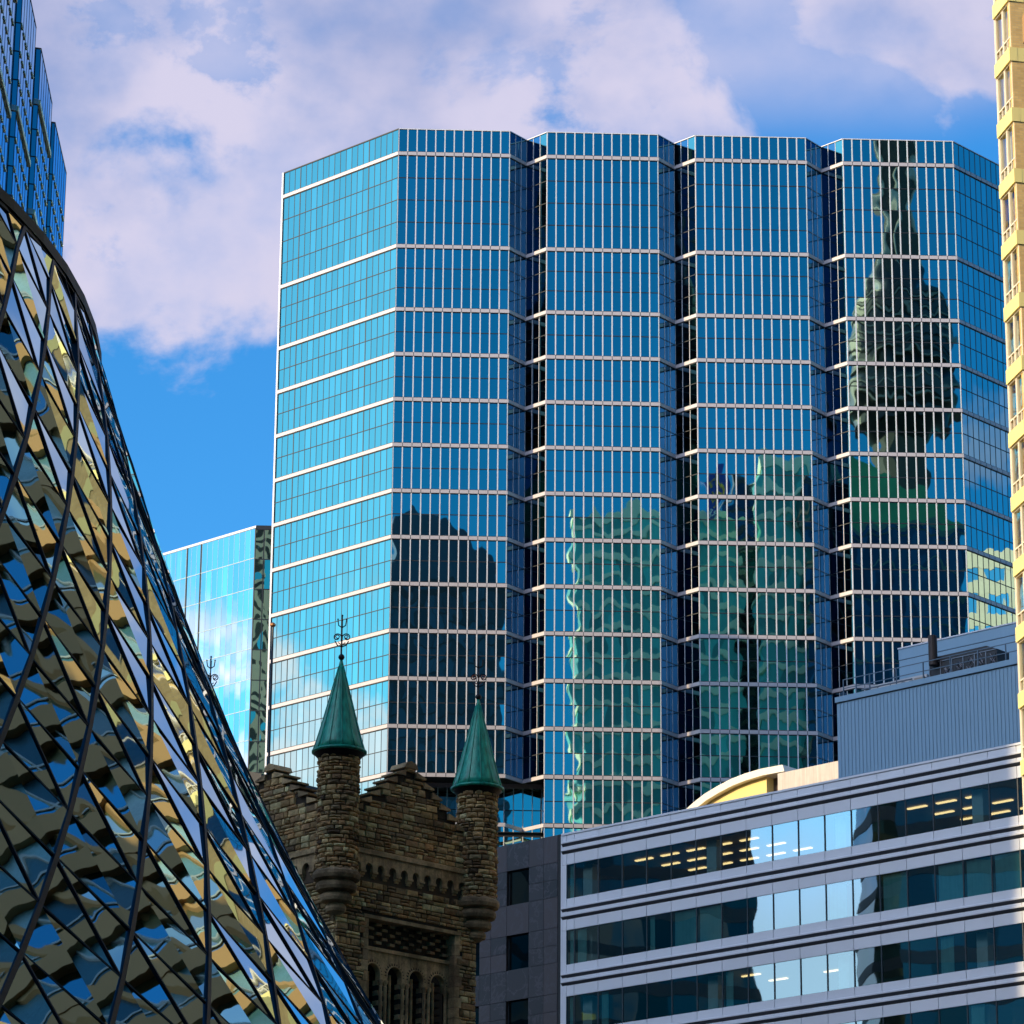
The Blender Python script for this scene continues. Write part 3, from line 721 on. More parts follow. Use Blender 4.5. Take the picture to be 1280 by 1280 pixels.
# ================================================================== BEIGE BRICK APARTMENT TOWER (right edge)
BE = V((25.68, 178, 0)); BD = az(-12); BL = 2.3; BK = BE - BD * BL
BTOPZ = atY(1243, -60, 178).z + 12
ys = [(82, 1247), (156, 1249.5), (231, 1252), (308, 1254), (387, 1257.5), (464, 1260), (544, 1262.5), (622, 1265), (703, 1268), (785, 1270.5)]
zb_ = [atY(x_, y_, 178).z for y_, x_ in ys]
fhb = (zb_[0] - zb_[-1]) / 9.0; zb0 = zb_[0]
BRICK = None
bm_, t, p, o = new_mat('golden_brick')
tcn = N(t, 'ShaderNodeTexCoord').outputs['Object']; sp = N(t, 'ShaderNodeSeparateXYZ'); lk(t, tcn, sp.inputs[0]); cx_ = N(t, 'ShaderNodeCombineXYZ'); lk(t, mth(t, 'ADD', sp.outputs[0], sp.outputs[1]), cx_.inputs[0]); lk(t, sp.outputs[2], cx_.inputs[1])
bt = N(t, 'ShaderNodeTexBrick'); lk(t, cx_.outputs[0], bt.inputs['Vector']); bt.inputs['Scale'].default_value = 1; bt.inputs['Brick Width'].default_value = .42; bt.inputs['Row Height'].default_value = .14; bt.inputs['Mortar Size'].default_value = .012
bt.inputs['Color1'].default_value = (.80, .54, .20, 1); bt.inputs['Color2'].default_value = (.66, .42, .15, 1); bt.inputs['Mortar'].default_value = (.62, .46, .24, 1)
nb = N(t, 'ShaderNodeTexNoise'); lk(t, tcn, nb.inputs['Vector']); nb.inputs['Scale'].default_value = 1.2; nb.inputs['Detail'].default_value = 5
fb = mth(t, 'MULTIPLY_ADD', nb.outputs[0], .5, .78); cb_ = N(t, 'ShaderNodeCombineXYZ'); [lk(t, fb, cb_.inputs[i]) for i in range(3)]
lk(t, mixc(t, 1.0, bt.outputs[0], cb_.outputs[0], 'MULTIPLY'), p.inputs['Base Color']); p.inputs['Roughness'].default_value = .85
BRICK = bm_
PALEB = plain('pale_yellow_band', (.95, .80, .30), .75, var=.05, vs=1.5)
CREAMF = plain('cream_frame', (.86, .76, .58), .55, var=.05)
CURT = plain('cream_curtain', (.88, .82, .66), .9, var=.1, streak=.12)
BWG = clear_glass('apartment_glass', (.80, .84, .84), refl=.22, wave=.02, scale=.6, tilt=.03)
bt_ = thing('brick_apartment_tower', 'sunlit golden brick apartment tower with pale yellow bands at the right edge', 'apartment building', (BE.x + 8, BE.y, GZ))
BWN = V((-cos(R(12)), -sin(R(12)), 0))
# local frame on the visible flank: along = from far edge to near corner
BDn = -BD
nfl = 28
topf = 3
for k in range(-topf, 12):
    ztp = zb0 - fhb * k; zbt = ztp - .78
    mb = MB(BE, BDn); mb.mat(PALEB); mb.box(-.02, BL + .05, zbt, ztp, -.3, .14)
    mb.build('spandrel_band', None, bt_)
    w0, w1 = zbt - (fhb - .78), zbt
    half = BL / 2
    for j in range(2):
        a, b = j * half + .03, (j + 1) * half - .02
        q = MB(BE, BDn); q.mat(BWG); q.face([(a, w0, -.05), (b, w0, -.05), (b, w1, -.05), (a, w1, -.05)])
        wn = q.build('window', None, bt_)
        f = MB(BE, BDn); f.mat(CREAMF)
        for s0, s1 in ((a - .02, a + .07), (b - .07, b)): f.box(s0, s1, w0 + .08, w1 - .07, -.1, .03)
        f.box(a - .02, b, w0, w0 + .08, -.1, .05); f.box(a - .02, b, w1 - .07, w1 - .001, -.1, .03); f.box(a, b, w0 + .62, w0 + .70, -.1, .031)
        if (j + k) % 2 or True:
            m_ = (a + b) / 2; f.box(m_ - .03, m_ + .03, w0 + .081, w0 + .619, -.1, .028)
        f.build('frame', None, wn)
        if (k + j * 2) % 3 != 2:
            c = MB(BE, BDn); c.box(a + .06, b - .06 - (.4 if (k + j) % 3 == 0 else 0), w0 + .1, w1, -.35, -.3); c.build('curtain', CURT, wn)
mb = MB(BE, BDn); mb.mat(CREAMF); mb.box(-.12, -.001, 35, zb0 + fhb * topf, -.3, .04); mb.mat(PALEB); mb.box(-.1, BL, zb0 + fhb * topf - fhb * 1 + .0, zb0 + fhb * topf + fhb, -.3, -.29); mb.build('corner_post', None, bt_)
# brick front face to the right of the corner with pale courses, then further bays
BFd = V((-BWN.y * -1, 0, 0)); BFd = az(78)
mb = MB(BK, BFd); mb.mat(BRICK); mb.box(0, 24, GZ, zb0 + fhb * topf, -.4, 0, back=False)
mb.mat(PALEB)
for k in range(-topf, 26): mb.box(-.0, 24, zb0 - fhb * k - .78, zb0 - fhb * k, .001, .04, back=False)
mb.mat(CY_GLASS)
mb.build('brick_wall', None, bt_)
for k in range(-topf, 22):
    for ww in (2.6, 6.2, 9.8, 13.4, 17.0, 20.6):
        q = MB(BK, BFd); zt_ = zb0 - fhb * k - .8; q.mat(BWG); q.box(ww, ww + 2.0, zt_ - 1.7, zt_, .001, .02, back=False)
        q.mat(CREAMF); q.box(ww + .95, ww + 1.05, zt_ - 1.7, zt_, .021, .05, back=False); q.box(ww, ww + 2, zt_ - 1.75, zt_ - 1.69, .002, .08, back=False)
        if k > 8: continue
        q.build('window', None, bt_)
mb = MB(); mb.mat(BRICK)
zz = zb0 + fhb * topf
c1 = BE - BWN * .36 ; c2 = BK + BFd * .0 - BWN * .36 + BD * .42
c3 = BK + BFd * 24 + BD * .42; c4 = c3 + BD * 1.8
mb.plan([(q.x, q.y) for q in (c2, c3, c4, c1)], GZ, zz - .1); mb.build('inner_walls', None, bt_)
mb = MB(BE, BDn); mb.mat(BRICK); mb.box(-.1, BL - .01, GZ, 37, -.28, .0); mb.build('flank_wall', None, bt_)

# ================================================================== CHURCH TOWER
STONES = [(.13, .085, .04), (.54, .39, .20), (.28, .19, .09), (.82, .66, .38), (.20, .145, .09), (.52, .32, .15), (.09, .065, .045), (.46, .35, .19), (.22, .16, .10), (.68, .52, .27)]
STONE = palette('sandstone_blocks', [tuple(min(.95, c * k) for c, k in zip(q, (1.32, 1.24, 1.12))) for q in STONES], bump=.03, bs=11, dirt=.36)
DRESS = palette('dressed_stone', [(.50, .35, .18), (.60, .43, .23), (.38, .26, .15)], bump=.010, bs=14, dirt=.5)
WEATH = palette('weathered_stone', [(.30, .21, .12), (.36, .26, .15)], bump=.015, bs=12, dirt=.55)
MORTAR = plain('mortar_dark', (.045, .034, .024), .95, var=.3, vs=6)
VOID = plain('louver_dark', (.012, .009, .008), .8, var=.3)
RED_S = palette('red_voussoirs', [(.22, .10, .06), (.30, .15, .08)], bump=.01, dirt=.3)
COPPER, t, p, o = new_mat('copper_verdigris')
tcn = N(t, 'ShaderNodeTexCoord').outputs['Object']
mpn = N(t, 'ShaderNodeMapping'); lk(t, tcn, mpn.inputs[0]); mpn.inputs['Scale'].default_value = (5, 5, .8)
nc = N(t, 'ShaderNodeTexNoise'); lk(t, mpn.outputs[0], nc.inputs['Vector']); nc.inputs['Scale'].default_value = 1.5; nc.inputs['Detail'].default_value = 6
cr = N(t, 'ShaderNodeValToRGB'); lk(t, nc.outputs[0], cr.inputs[0]); cr.color_ramp.elements[0].position = .3; cr.color_ramp.elements[0].color = (.004, .17, .12, 1); cr.color_ramp.elements[1].position = .72; cr.color_ramp.elements[1].color = (.015, .50, .34, 1)
lk(t, cr.outputs[0], p.inputs['Base Color']); p.inputs['Roughness'].default_value = .38; p.inputs['Metallic'].default_value = .05
IRON = plain('wrought_iron', (.02, .018, .02), .5, metal=.6); REDC = plain('red_scroll', (.35, .09, .05), .45, metal=.4)
T1 = V((-6.73, 140, 0)); CFd = az(47); CLd = az(-43); LFr, LLf = 7.4, 8.35
T2 = T1 + CFd * LFr; T3 = T1 + CLd * LLf; T4 = T2 + CLd * LLf
church = thing('stone_church_tower', 'old brown sandstone church tower with stepped gables and green cone roofed corner turrets', 'church tower', (T1.x, T1.y + 5, GZ))
def block(mb, u0, u1, z0, z1, n0, rng, rough=.06, gap=.012, mp=None):
    """one rock-faced block with a bulging uneven front"""
    u0 += gap; u1 -= gap; z0 += gap * .8; z1 -= gap * .8
    b = .022; o = n0 + rng.uniform(.0, rough)
    f = [(u0 + b, z0 + b * .7), (u1 - b, z0 + b * .7), (u1 - b, z1 - b * .7), (u0 + b, z1 - b * .7)]
    ns = [o + rng.uniform(.01, rough * .7) for _ in range(4)]; cu_, cz_ = (u0 + u1) / 2 + rng.uniform(-.05, .05), (z0 + z1) / 2
    P = [(u0, z0, n0 - .02), (u1, z0, n0 - .02), (u1, z1, n0 - .02), (u0, z1, n0 - .02)] + [(f[i][0], f[i][1], ns[i]) for i in range(4)] + [(cu_, cz_, max(ns) + rng.uniform(.0, rough * .6))]
    F = [(0, 1, 5, 4), (1, 2, 6, 5), (2, 3, 7, 6), (3, 0, 4, 7), (4, 5, 8), (5, 6, 8), (6, 7, 8), (7, 4, 8)]
    if mp: P = [mp(q) for q in P]; mb.mesh(P, F, False)
    else: mb.mesh(P, F)
def ashlar(mb, u0, u1, z0, z1, inside, rng, hmin=.12, hmax=.30, lmin=.16, lmax=.72, n0=.0, rough=.06, mp=None):
    z = z0
    while z < z1 - .05:
        h = min(rng.uniform(hmin, hmax), z1 - z)
        if z1 - z - h < .08: h = z1 - z
        u = u0 - rng.uniform(0, .01)
        u = u0
        while u < u1 - .04:
            l = rng.uniform(lmin, lmax); 
            if u1 - u - l < .15: l = u1 - u
            if inside((u + l / 2), (z + h / 2), l, h):
                if h > .2 and rng.random() < .25:
                    block(mb, u, u + l, z, z + h / 2, n0, rng, rough, mp=mp); block(mb, u, u + l, z + h / 2, z + h, n0, rng, rough, mp=mp)
                else: block(mb, u, u + l, z, z + h, n0, rng, rough, mp=mp)
            u += l
        z += h
ZS = 24.0
def uz(px, py, O, e):
    n = V((e.y, -e.x, 0)); q = hit(px, py, O, n); return (q - O).dot(e), q.z
# heights read once on the front wall
zstr = uz(455, 1066, T1, CFd)[1]; zpeak = uz(520, 963, T1, CFd)[1]; zeave = uz(460, 1003, T1, CFd)[1] - .35
zrec = uz(462, 1148, T1, CFd)[1]
def gable_h(u, L, steps=6):
    """crow-stepped gable height over the wall"""
    c = L / 2; a = abs(u - c); half = c - .75
    k = min(steps, max(0, math.ceil((a - .28) / ((half - .28) / steps)))) if a > .28 else 0
    return zpeak - k * (zpeak - zeave) / steps
def church_wall(O, e, L, seed, detail):
    rng = random.Random(seed); mb = MB(O, e)
    ur = (uz(459, 1200, T1, CFd)[0], uz(567.5, 1200, T1, CFd)[0]) if detail else (L * .2, L * .8)
    rel = zrec
    def inside(u, z, l, h):
        if (u < .55 or u > L - .55) and z > 30.6: return False
        if z > zstr - 1.15 and z < zstr + .12: return False
        if z > zstr:
            return z + h / 2 <= min(gable_h(u - l * .3, L), gable_h(u + l * .3, L)) + .03
        if detail and ur[0] - .28 < u < ur[1] + .28 and z < rel + .2: return not (ur[0] - .28 - l / 2 < u < ur[1] + .28 + l / 2)
        return True
    ashlar(mb, .0, L, ZS, zpeak + .1, inside, rng)
    mb.build('stone_wall', STONE, church)
    bk = MB(O, e)
    # backing, thick gable with its steps
    c = L / 2; steps = 6; half = c - .75; dw = (half - .28) / steps
    for k in range(steps + 1):
        w_ = .28 + dw * k; zt_ = zpeak - k * (zpeak - zeave) / steps; zb2 = zpeak - (k + 1) * (zpeak - zeave) / steps if k < steps else zstr
        bk.box(c - w_, c + w_, zb2, zt_ - .02, -.7, -.012)
    bk.box(.1, L - .1, zrec + .14, zstr, -.7, -.011)
    bk.box(.1, ur[0] - .02, ZS, zrec + .14, -.7, -.011); bk.box(ur[1] + .02, L - .1, ZS, zrec + .14, -.7, -.011)
    bk.box(0, L, GZ, ZS, -.7, -.01)
    bk.build('wall_backing', MORTAR, church)
    # coping stones on each step
    cp = MB(O, e)
    for k in range(steps + 1):
        zt_ = zpeak - k * (zpeak - zeave) / steps; dz = .16
        if k == 0: cp.prism([(c - .36, zt_), (c + .36, zt_), (c + .26, zt_ + dz + .05), (c, zt_ + .30), (c - .26, zt_ + dz + .05)], -.8, .13)
        else:
            for s in (-1, 1):
                x0_ = c + s * (.28 + dw * (k - 1)); x1_ = c + s * (.28 + dw * k + .08)
                zz1 = zt_ + (zpeak - zeave) / steps * .72
                poly = [(x0_, zt_), (x1_, zt_), (x1_, zt_ + .07), (x0_, zz1)]
                if s < 0: poly = poly[::-1]
                cp.prism(poly, -.8, .12 + .004 * (k % 2))
    cp.build('gable_coping', DRESS, church)
    # string course and corbelled arcade
    sc_ = MB(O, e); sc_.prism([(0, 0), (1, 0)][:0] or [(.5, zstr - .06), (L - .5, zstr - .06), (L - .5, zstr + .1), (.5, zstr + .1)], 0, .22)
    sc_.box(.5, L - .5, zstr + .10, zstr + .17, 0, .12); sc_.box(.5, L - .5, zstr - .14, zstr - .06, 0, .14)
    sc_.build('string_course', DRESS, church)
    ar = MB(O, e); nA = 10; a0, a1 = .62, L - .62; bw = (a1 - a0) / nA; zt_, zs_, zb2 = zstr - .14, zstr - .62, zstr - .98
    for i in range(nA):
        x0_ = a0 + i * bw; x1_ = x0_ + bw; lw = bw * .2; cx2 = (x0_ + x1_) / 2; rr = bw / 2 - lw; zc_ = zs_ + .02
        pts_ = [(cx2 - rr * cos(pi * j / 8), zc_ + rr * sin(pi * j / 8)) for j in range(9)]
        for j in range(8):
            (p0x, p0z), (p1x, p1z) = pts_[j], pts_[j + 1]
            ar.prism([(p0x, p0z), (p1x, p1z), (p1x, zt_), (p0x, zt_)], -.3, .16)
        for xa, xb in ((x0_, x0_ + lw), (x1_ - lw, x1_)): ar.box(xa, xb, zs_ - .1, zt_, -.3, .158)
        for xb in (x0_,): 
            ar.box(xb - lw - .02, xb + lw + .02, zs_ - .18, zs_ - .1, 0, .19); ar.box(xb - lw, xb + lw, zs_ - .28, zs_ - .18, 0, .12); ar.box(xb - lw * .8, xb + lw * .8, zb2, zs_ - .28, 0, .06)
    ar.build('corbel_arcade', DRESS, church)
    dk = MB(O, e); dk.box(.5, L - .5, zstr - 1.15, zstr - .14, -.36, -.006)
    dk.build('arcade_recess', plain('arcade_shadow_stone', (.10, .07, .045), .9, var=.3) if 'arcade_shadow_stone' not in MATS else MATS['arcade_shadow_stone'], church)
    if not detail: return
    a, b = ur
    # quoins and lintel round the sunk belfry panel
    q = MB(O, e); z = ZS; k = 0
    while z < zrec - .1:
        h = .42; ww = .26 if k % 2 else .14
        q.box(a - ww - .12, a, z + .008, min(z + h, zrec) - .008, -.6, .05); q.box(b, b + ww + .12, z + .008, min(z + h, zrec) - .008, -.6, .05); z += h; k += 1
    q.box(a - .28, b + .28, zrec + .0, zrec + .14, -.6, .09); q.build('quoins', DRESS, church)
    ch_ = MB(O, e); ch_.mat(MORTAR); ch_.box(a, b, zrec - 1.0, zrec, -.6, -.5)
    ch_.mat(DRESS); nb_ = 13; bw = (b - a) / nb_
    ch_.mat(WEATH)
    for r_ in range(5):
        for i in range(nb_):
            if (i + r_) % 2 == 0: ch_.box(a + i * bw + .03, a + (i + 1) * bw - .05, zrec - .14 - .18 * r_, zrec - .03 - .18 * r_, -.5, -.32 - .05 * (r_ % 2))
    ch_.build('checker_frieze', None, church)
    zA = zrec - 1.02; nA = 4; bw = (b - a) / nA; arc_m = MB(O, e); arc_m.mat(DRESS)
    arc_m.box(a, b, zA - .14, zA, -.6, -.26)
    rr = bw * .33; zc_ = zA - 1.02
    for i in range(nA):
        cx2 = a + (i + .5) * bw; N_ = 12
        pts_ = [(cx2 - rr * cos(pi * j / N_), zc_ + rr * sin(pi * j / N_)) for j in range(N_ + 1)]
        arc_m.mat(DRESS)
        for j in range(N_): arc_m.prism([pts_[j], pts_[j + 1], (pts_[j + 1][0], zA - .14), (pts_[j][0], zA - .14)], -.6, -.34)
        for xa, xb in ((cx2 - bw / 2, cx2 - rr), (cx2 + rr, cx2 + bw / 2)): arc_m.box(xa, xb, zc_ - .25, zA - .14, -.6, -.341)
        # dog-tooth ring and roll moulding
        for j in range(N_ + 1):
            t_ = pi * (j - .5 + .25) / N_; t2 = pi * (j - .5 + .75) / N_
            arc_m.mat(MORTAR); o1, o2 = rr * 1.16, rr * 1.42
            arc_m.prism([(cx2 - o1 * cos(t_), zc_ + o1 * sin(t_)), (cx2 - o1 * cos(t2), zc_ + o1 * sin(t2)), (cx2 - o2 * cos((t_ + t2) / 2), zc_ + o2 * sin((t_ + t2) / 2))], -.35, -.325)
        arc_m.mat(DRESS)
        ring = [MB.L(arc_m, (cx2 - rr * 1.06 * cos(pi * j / 16), zc_ + rr * 1.06 * sin(pi * j / 16), -.32)) for j in range(17)]
        arc_m.tube([ring[0] - V((0, 0, .3))] + ring + [ring[-1] - V((0, 0, .3))], .035, 6)
    arc_m.build('belfry_arches', None, church)
    cm = MB(O, e)
    for i in range(nA + 1):
        for dx in ((-.12, .12) if 0 < i < nA else ((.12,) if i == 0 else (-.12,))):
            p_ = cm.L((a + i * bw + dx, 0, -.36)); cm.lathe((p_.x, p_.y), [(.07, ZS), (.07, zc_ - .45), (.06, zc_ - .43), (.12, zc_ - .27), (.13, zc_ - .22)], 10)
    for i in range(nA):
        p_ = cm.L((a + (i + .5) * bw, 0, -.62)); cm.lathe((p_.x, p_.y), [(.06, ZS), (.06, zc_ + .1)], 10)
    cm.build('belfry_columns', DRESS, church)
    pr = MB(O, e); z = ZS; k = 0
    while z < zc_ - .3:
        for i in range(1, nA): pr.mat(DRESS if k % 2 else MORTAR); pr.box(a + i * bw - .2, a + i * bw + .2, z, z + .199, -.75, -.46)
        z += .2; k += 1
    pr.mat(MORTAR); pr.box(a, b, ZS - .5, ZS, -.75, -.46)
    pr.build('striped_piers', None, church)
    lvm = MB(O, e); lvm.mat(VOID); lvm.box(a, b, ZS, zrec - 1.0, -1.4, -1.3)
    z = ZS
    while z < zc_ + .2:
        lvm.prism([(a, z), (b, z), (b, z + .03), (a, z + .03)], -1.2, -.8); z += .3
    lvm.build('louvers', None, church)
church_wall(T1, CFd, LFr, 3, True)
church_wall(T3, -CLd, LLf, 5, False)
mb = MB(); mb.mat(MORTAR); mb.plan([((T1 + (T4 - T1).normalized() * 1.9).x, (T1 + (T4 - T1).normalized() * 1.9).y), ((T2 - CFd * .3 + CLd * 1.6).x, (T2 + CLd * 1.6).y), (T4.x, T4.y), ((T3 + CFd * 1.5).x, (T3 + CFd * 1.5).y)], GZ, zeave - .6); mb.build('tower_core', None, church)
# corner turrets
def turret(C, seed, dz=0.0):
    rad = .76; z0, z1 = 31.35, 36.1 + dz; rng = random.Random(seed)
    t = MB(); t.lathe((C.x, C.y), [(rad - .03, z0), (rad - .03, z1)], 28); tb = t.build('turret', MORTAR, church)
    s = MB()
    def mp(q): a = q[0] / rad; r_ = rad + q[2]; return (C.x + r_ * cos(a), C.y + r_ * sin(a), q[1])
    ashlar(s, 0, 2 * pi * rad, z0, z1, lambda *k: True, rng, hmin=.14, hmax=.24, lmin=.2, lmax=.5, rough=.07, mp=mp)
    s.build('turret_stones', STONE, tb)
    if True:
        c = MB(); pr = []
        for r_, za_, zb2_ in ((.93, 31.05, 31.4), (.80, 30.62, 30.95), (.62, 30.2, 30.52), (.40, 29.8, 30.1)):
            m_ = (za_ + zb2_) / 2; h = (zb2_ - za_) / 2
            pr += [(r_ - .10, zb2_ + .06), (r_, zb2_ - .05), (r_ + .015, m_), (r_ - .03, za_ + .04), (r_ - .12, za_)]
        pr = [(.15, 29.72)] + list(reversed(pr)); c.lathe((C.x, C.y), pr, 28); c.build('corbel_rings', WEATH, tb)
    k = MB(); nS = 12; ze, zt_ = 36.22 + dz, 39.75 + dz
    def rr(z): f = (z - ze) / (zt_ - ze); return 1.0 * (1 - f) + .09 * f + .05 * (1 - f) ** 6
    k.lathe((C.x, C.y), [(rr(ze + (zt_ - ze) * i / 10), ze + (zt_ - ze) * i / 10) for i in range(11)] + [(.10, zt_ + .05), (.03, zt_ + .35)], 48)
    for i in range(nS):
        a = 2 * pi * (i + .3) / nS; k.tube([(C.x + (rr(ze + (zt_ - ze) * j / 8) + .012) * cos(a), C.y + (rr(ze + (zt_ - ze) * j / 8) + .012) * sin(a), ze + (zt_ - ze) * j / 8) for j in range(9)], .022, 5)
    k.lathe((C.x, C.y), [(1.02, ze - .05), (1.09, ze - .02), (1.09, ze + .05), (1.04, ze + .08)], 48)
    kc = k.build('cone_roof', COPPER, tb)
    for p_ in kc.data.polygons: p_.use_smooth = True
    e_ = MB(); e_.lathe((C.x, C.y), [(.80, ze - .28), (.97, ze - .10), (1.0, ze - .052)], 40); e_.build('eave_ring', IRON, tb)
    f = MB(); f.mat(IRON); zt2 = zt_ + .25
    f.tube([(C.x, C.y, zt2), (C.x, C.y, zt2 + 1.85)], .025, 6)
    f.lathe((C.x, C.y), [(.03, zt2 + .0), (.10, zt2 + .05), (.13, zt2 + .13), (.10, zt2 + .21), (.03, zt2 + .27)], 14)
    f.lathe((C.x, C.y), [(.01, zt2 + 1.8), (.05, zt2 + 1.85), (.01, zt2 + 1.9)], 10)
    ex = V((1, 0, 0))
    for ax in (V((1, 0, 0)), V((0, 1, 0))):
        for s_ in (-1, 1):
            f.mat(IRON)
            c0 = V((C.x, C.y, zt2 + .95)) + ax * s_ * .19
            f.tube([c0 + (ax * s_ * cos(t_) + V((0, 0, 1)) * sin(t_)) * (.17 - .008 * i) for i, t_ in enumerate([pi * .9 - i * .45 for i in range(14)])], .024, 5)
            f.tube([V((C.x, C.y, zt2 + .55)), V((C.x, C.y, zt2 + .62)) + ax * s_ * .17, V((C.x, C.y, zt2 + .80)) + ax * s_ * .27], .024, 5)
            f.tube([V((C.x, C.y, zt2 + 1.35)), V((C.x, C.y, zt2 + 1.45)) + ax * s_ * .14, V((C.x, C.y, zt2 + 1.66)) + ax * s_ * .17], .024, 5)
            b0 = V((C.x, C.y, zt2 + 1.70)) + ax * s_ * .17; f.lathe((b0.x, b0.y), [(.005, b0.z - .04), (.04, b0.z), (.005, b0.z + .04)], 8)
            f.mat(REDC)
            c1_ = V((C.x, C.y, zt2 + .97)) + ax * s_ * .17
            f.tube([c1_ + (ax * s_ * cos(t_) + V((0, 0, 1)) * sin(t_)) * (.085 - .003 * i) for i, t_ in enumerate([i * .6 for i in range(11)])], .022, 5)
            f.tube([V((C.x, C.y, zt2 + .66)) + ax * s_ * .04, V((C.x, C.y, zt2 + .74)) + ax * s_ * .14], .018, 5)
    f.build('finial', None, tb)
turret(T1, 11); turret(T2, 12, -.2); turret(T3, 13)

# flagpole beyond the gable
fpz = atY(341, 784, 152)
mb = MB(); mb.mat(plain('pole_dark', (.03, .04, .06), .4, metal=.5)); mb.tube([(fpz.x, fpz.y, GZ), (fpz.x, fpz.y, fpz.z)], .075, 8, .05)
fpo = thing('flagpole', 'thin dark flagpole with gilt ball, just left of the main glass tower edge', 'flagpole', (fpz.x, fpz.y, GZ))
mb.build('pole', None, fpo)
mb = MB(); mb.lathe((fpz.x, fpz.y), [(.02, fpz.z - .02), (.13, fpz.z + .06), (.13, fpz.z + .14), (.02, fpz.z + .22)], 12); mb.build('gilt_ball', plain('gilt', (.5, .25, .12), .4, metal=.7), fpo)

# dark low block whose roof edge shows behind the stepped gable
a_ = atY(262, 918, 240); b_ = atY(333, 931, 236)
lb = thing('dark_low_block', 'dark blue roofed low block showing behind the left stepped gable', 'building', (a_.x, a_.y, GZ))
mb = MB(V((a_.x, a_.y, 0)), (b_ - a_)); Lw = (V((b_.x, b_.y, 0)) - V((a_.x, a_.y, 0))).length
mb.mat(plain('navy_cladding', (.015, .03, .07), .35, metal=.3)); mb.box(0, Lw, GZ, b_.z - 1.2, -8, 0); mb.build('walls', None, lb)
mb = MB(V((a_.x, a_.y, 0)), (b_ - a_)); mb.mat(plain('black_fascia', (.02, .022, .028), .5)); mb.box(-.1, Lw + .1, b_.z - 1.19, b_.z - .3, -8.1, .25); mb.build('roof_edge', None, lb)

# ================================================================== CONCERT HALL (curved net of glass triangles)
HC = V((-33.549311, 70, 0)); HQ = (27.94457, 3.2034144, .9156063, .3617033, 1.39707, -1.404437, 26.81)
DLT, HH, TH0, HZ0 = .0345449679, .98488459, 1.0928571, 14.22009
def hr(z):
    t_ = (22 - z) / 10; return HQ[0] + HQ[1] * t_ + HQ[2] * t_ * t_ + HQ[3] * t_ ** 3 - HQ[4] * exp(-(24.5 + HQ[5] - z) / HQ[6])
def hpt(th, z, o=0.0):
    q = hr(z) + o; return V((HC.x + q * sin(th), HC.y - q * cos(th), z))
def hnode(a, b, o=0.0): return hpt(TH0 + (a - b) * DLT, HZ0 - (a + b) * HH, o)
hall = thing('glass_concert_hall', 'curved glass concert hall wall of dark framed diamond panes leaning across the lower left', 'concert hall', (HC.x, HC.y, GZ))
H_GLASS = mirror_glass('hall_glass', (.42, .60, .66), wave=.013, scale=.8, tilt=.075, var=.14, stretch=(1, 1, 1), edge=(.95, 1, 1))
H_FRAME = plain('hall_frame', (.006, .010, .018), .45, metal=.0, var=.2, spec=.25)
def hproj(p):
    w_ = p.dot(fw); return (640 + FPX * p.dot(rt) / w_, 640 - FPX * p.dot(up) / w_, w_)
ZMAX, ZMIN = 29.0, GZ + .3
tris = []; edges_h = []
rh = random.Random(21)
push = {}
ZRIM = 26.8
def hn(a, b, o=0.0):
    return hpt(TH0 + (a - b) * DLT, min(ZRIM, HZ0 - (a + b) * HH), o)
def pane(p3, s_):
    # each triangle is set at its own slight angle inside its frame
    out = []
    for i, (a, b) in enumerate(p3):
        k = (a, b); 
        if k not in push: push[k] = rh.uniform(-.006, .006)
        out.append(hn(a, b, -.006 + push[k] + s_[i] * .012))
    return tuple(out)
for a in range(-34, 34):
    for b in range(-34, 34):
        dd = a - b; s = a + b
        if dd < -34 or dd > 40: continue
        zc_ = HZ0 - (s + 1) * HH
        if not (ZMIN < zc_ < ZMAX): continue
        n00, n10, n01, n11 = hn(a, b), hn(a + 1, b), hn(a, b + 1), hn(a + 1, b + 1)
        if min(n00.z, n11.z, n10.z, n01.z) >= ZRIM - .01: continue
        f_ = 1 if b % 2 else -1
        tris.append(pane(((a, b), (a, b + 1), (a + 1, b + 1)), (f_, -f_, f_))); tris.append(pane(((a, b), (a + 1, b + 1), (a + 1, b)), (-f_, -f_, f_)))
        edges_h.append((n00, n01, 0)); edges_h.append((n00, n10, 1))
        if b % 2 == 0 or True: edges_h.append((n00, n11, 2 if (b % 2 == 0) else 3))
def area_px(t3):
    q = [hproj(p) for p in t3]
    if any(x_[2] < 1 for x_ in q): return 0
    cxp = sum(x_[0] for x_ in q) / 3; cyp = sum(x_[1] for x_ in q) / 3
    A_ = .5 * ((q[1][0] - q[0][0]) * (q[2][1] - q[0][1]) - (q[2][0] - q[0][0]) * (q[1][1] - q[0][1]))
    if not (-20 < cxp < 1300 and -20 < cyp < 1300): return 0
    return abs(A_) if (t3[1] - t3[0]).cross(t3[2] - t3[0]).dot(-t3[0]) > 0 else 0
tris.sort(key=area_px, reverse=True)
for t3 in tris[:96]:
    mb = MB(); mb.face(t3, False); mb.build('glass_pane', H_GLASS, hall)
mb = MB()
for t3 in tris[96:]: mb.face(t3, False)
o = mb.build('glass_panes', H_GLASS, hall); o['kind'] = 'stuff'
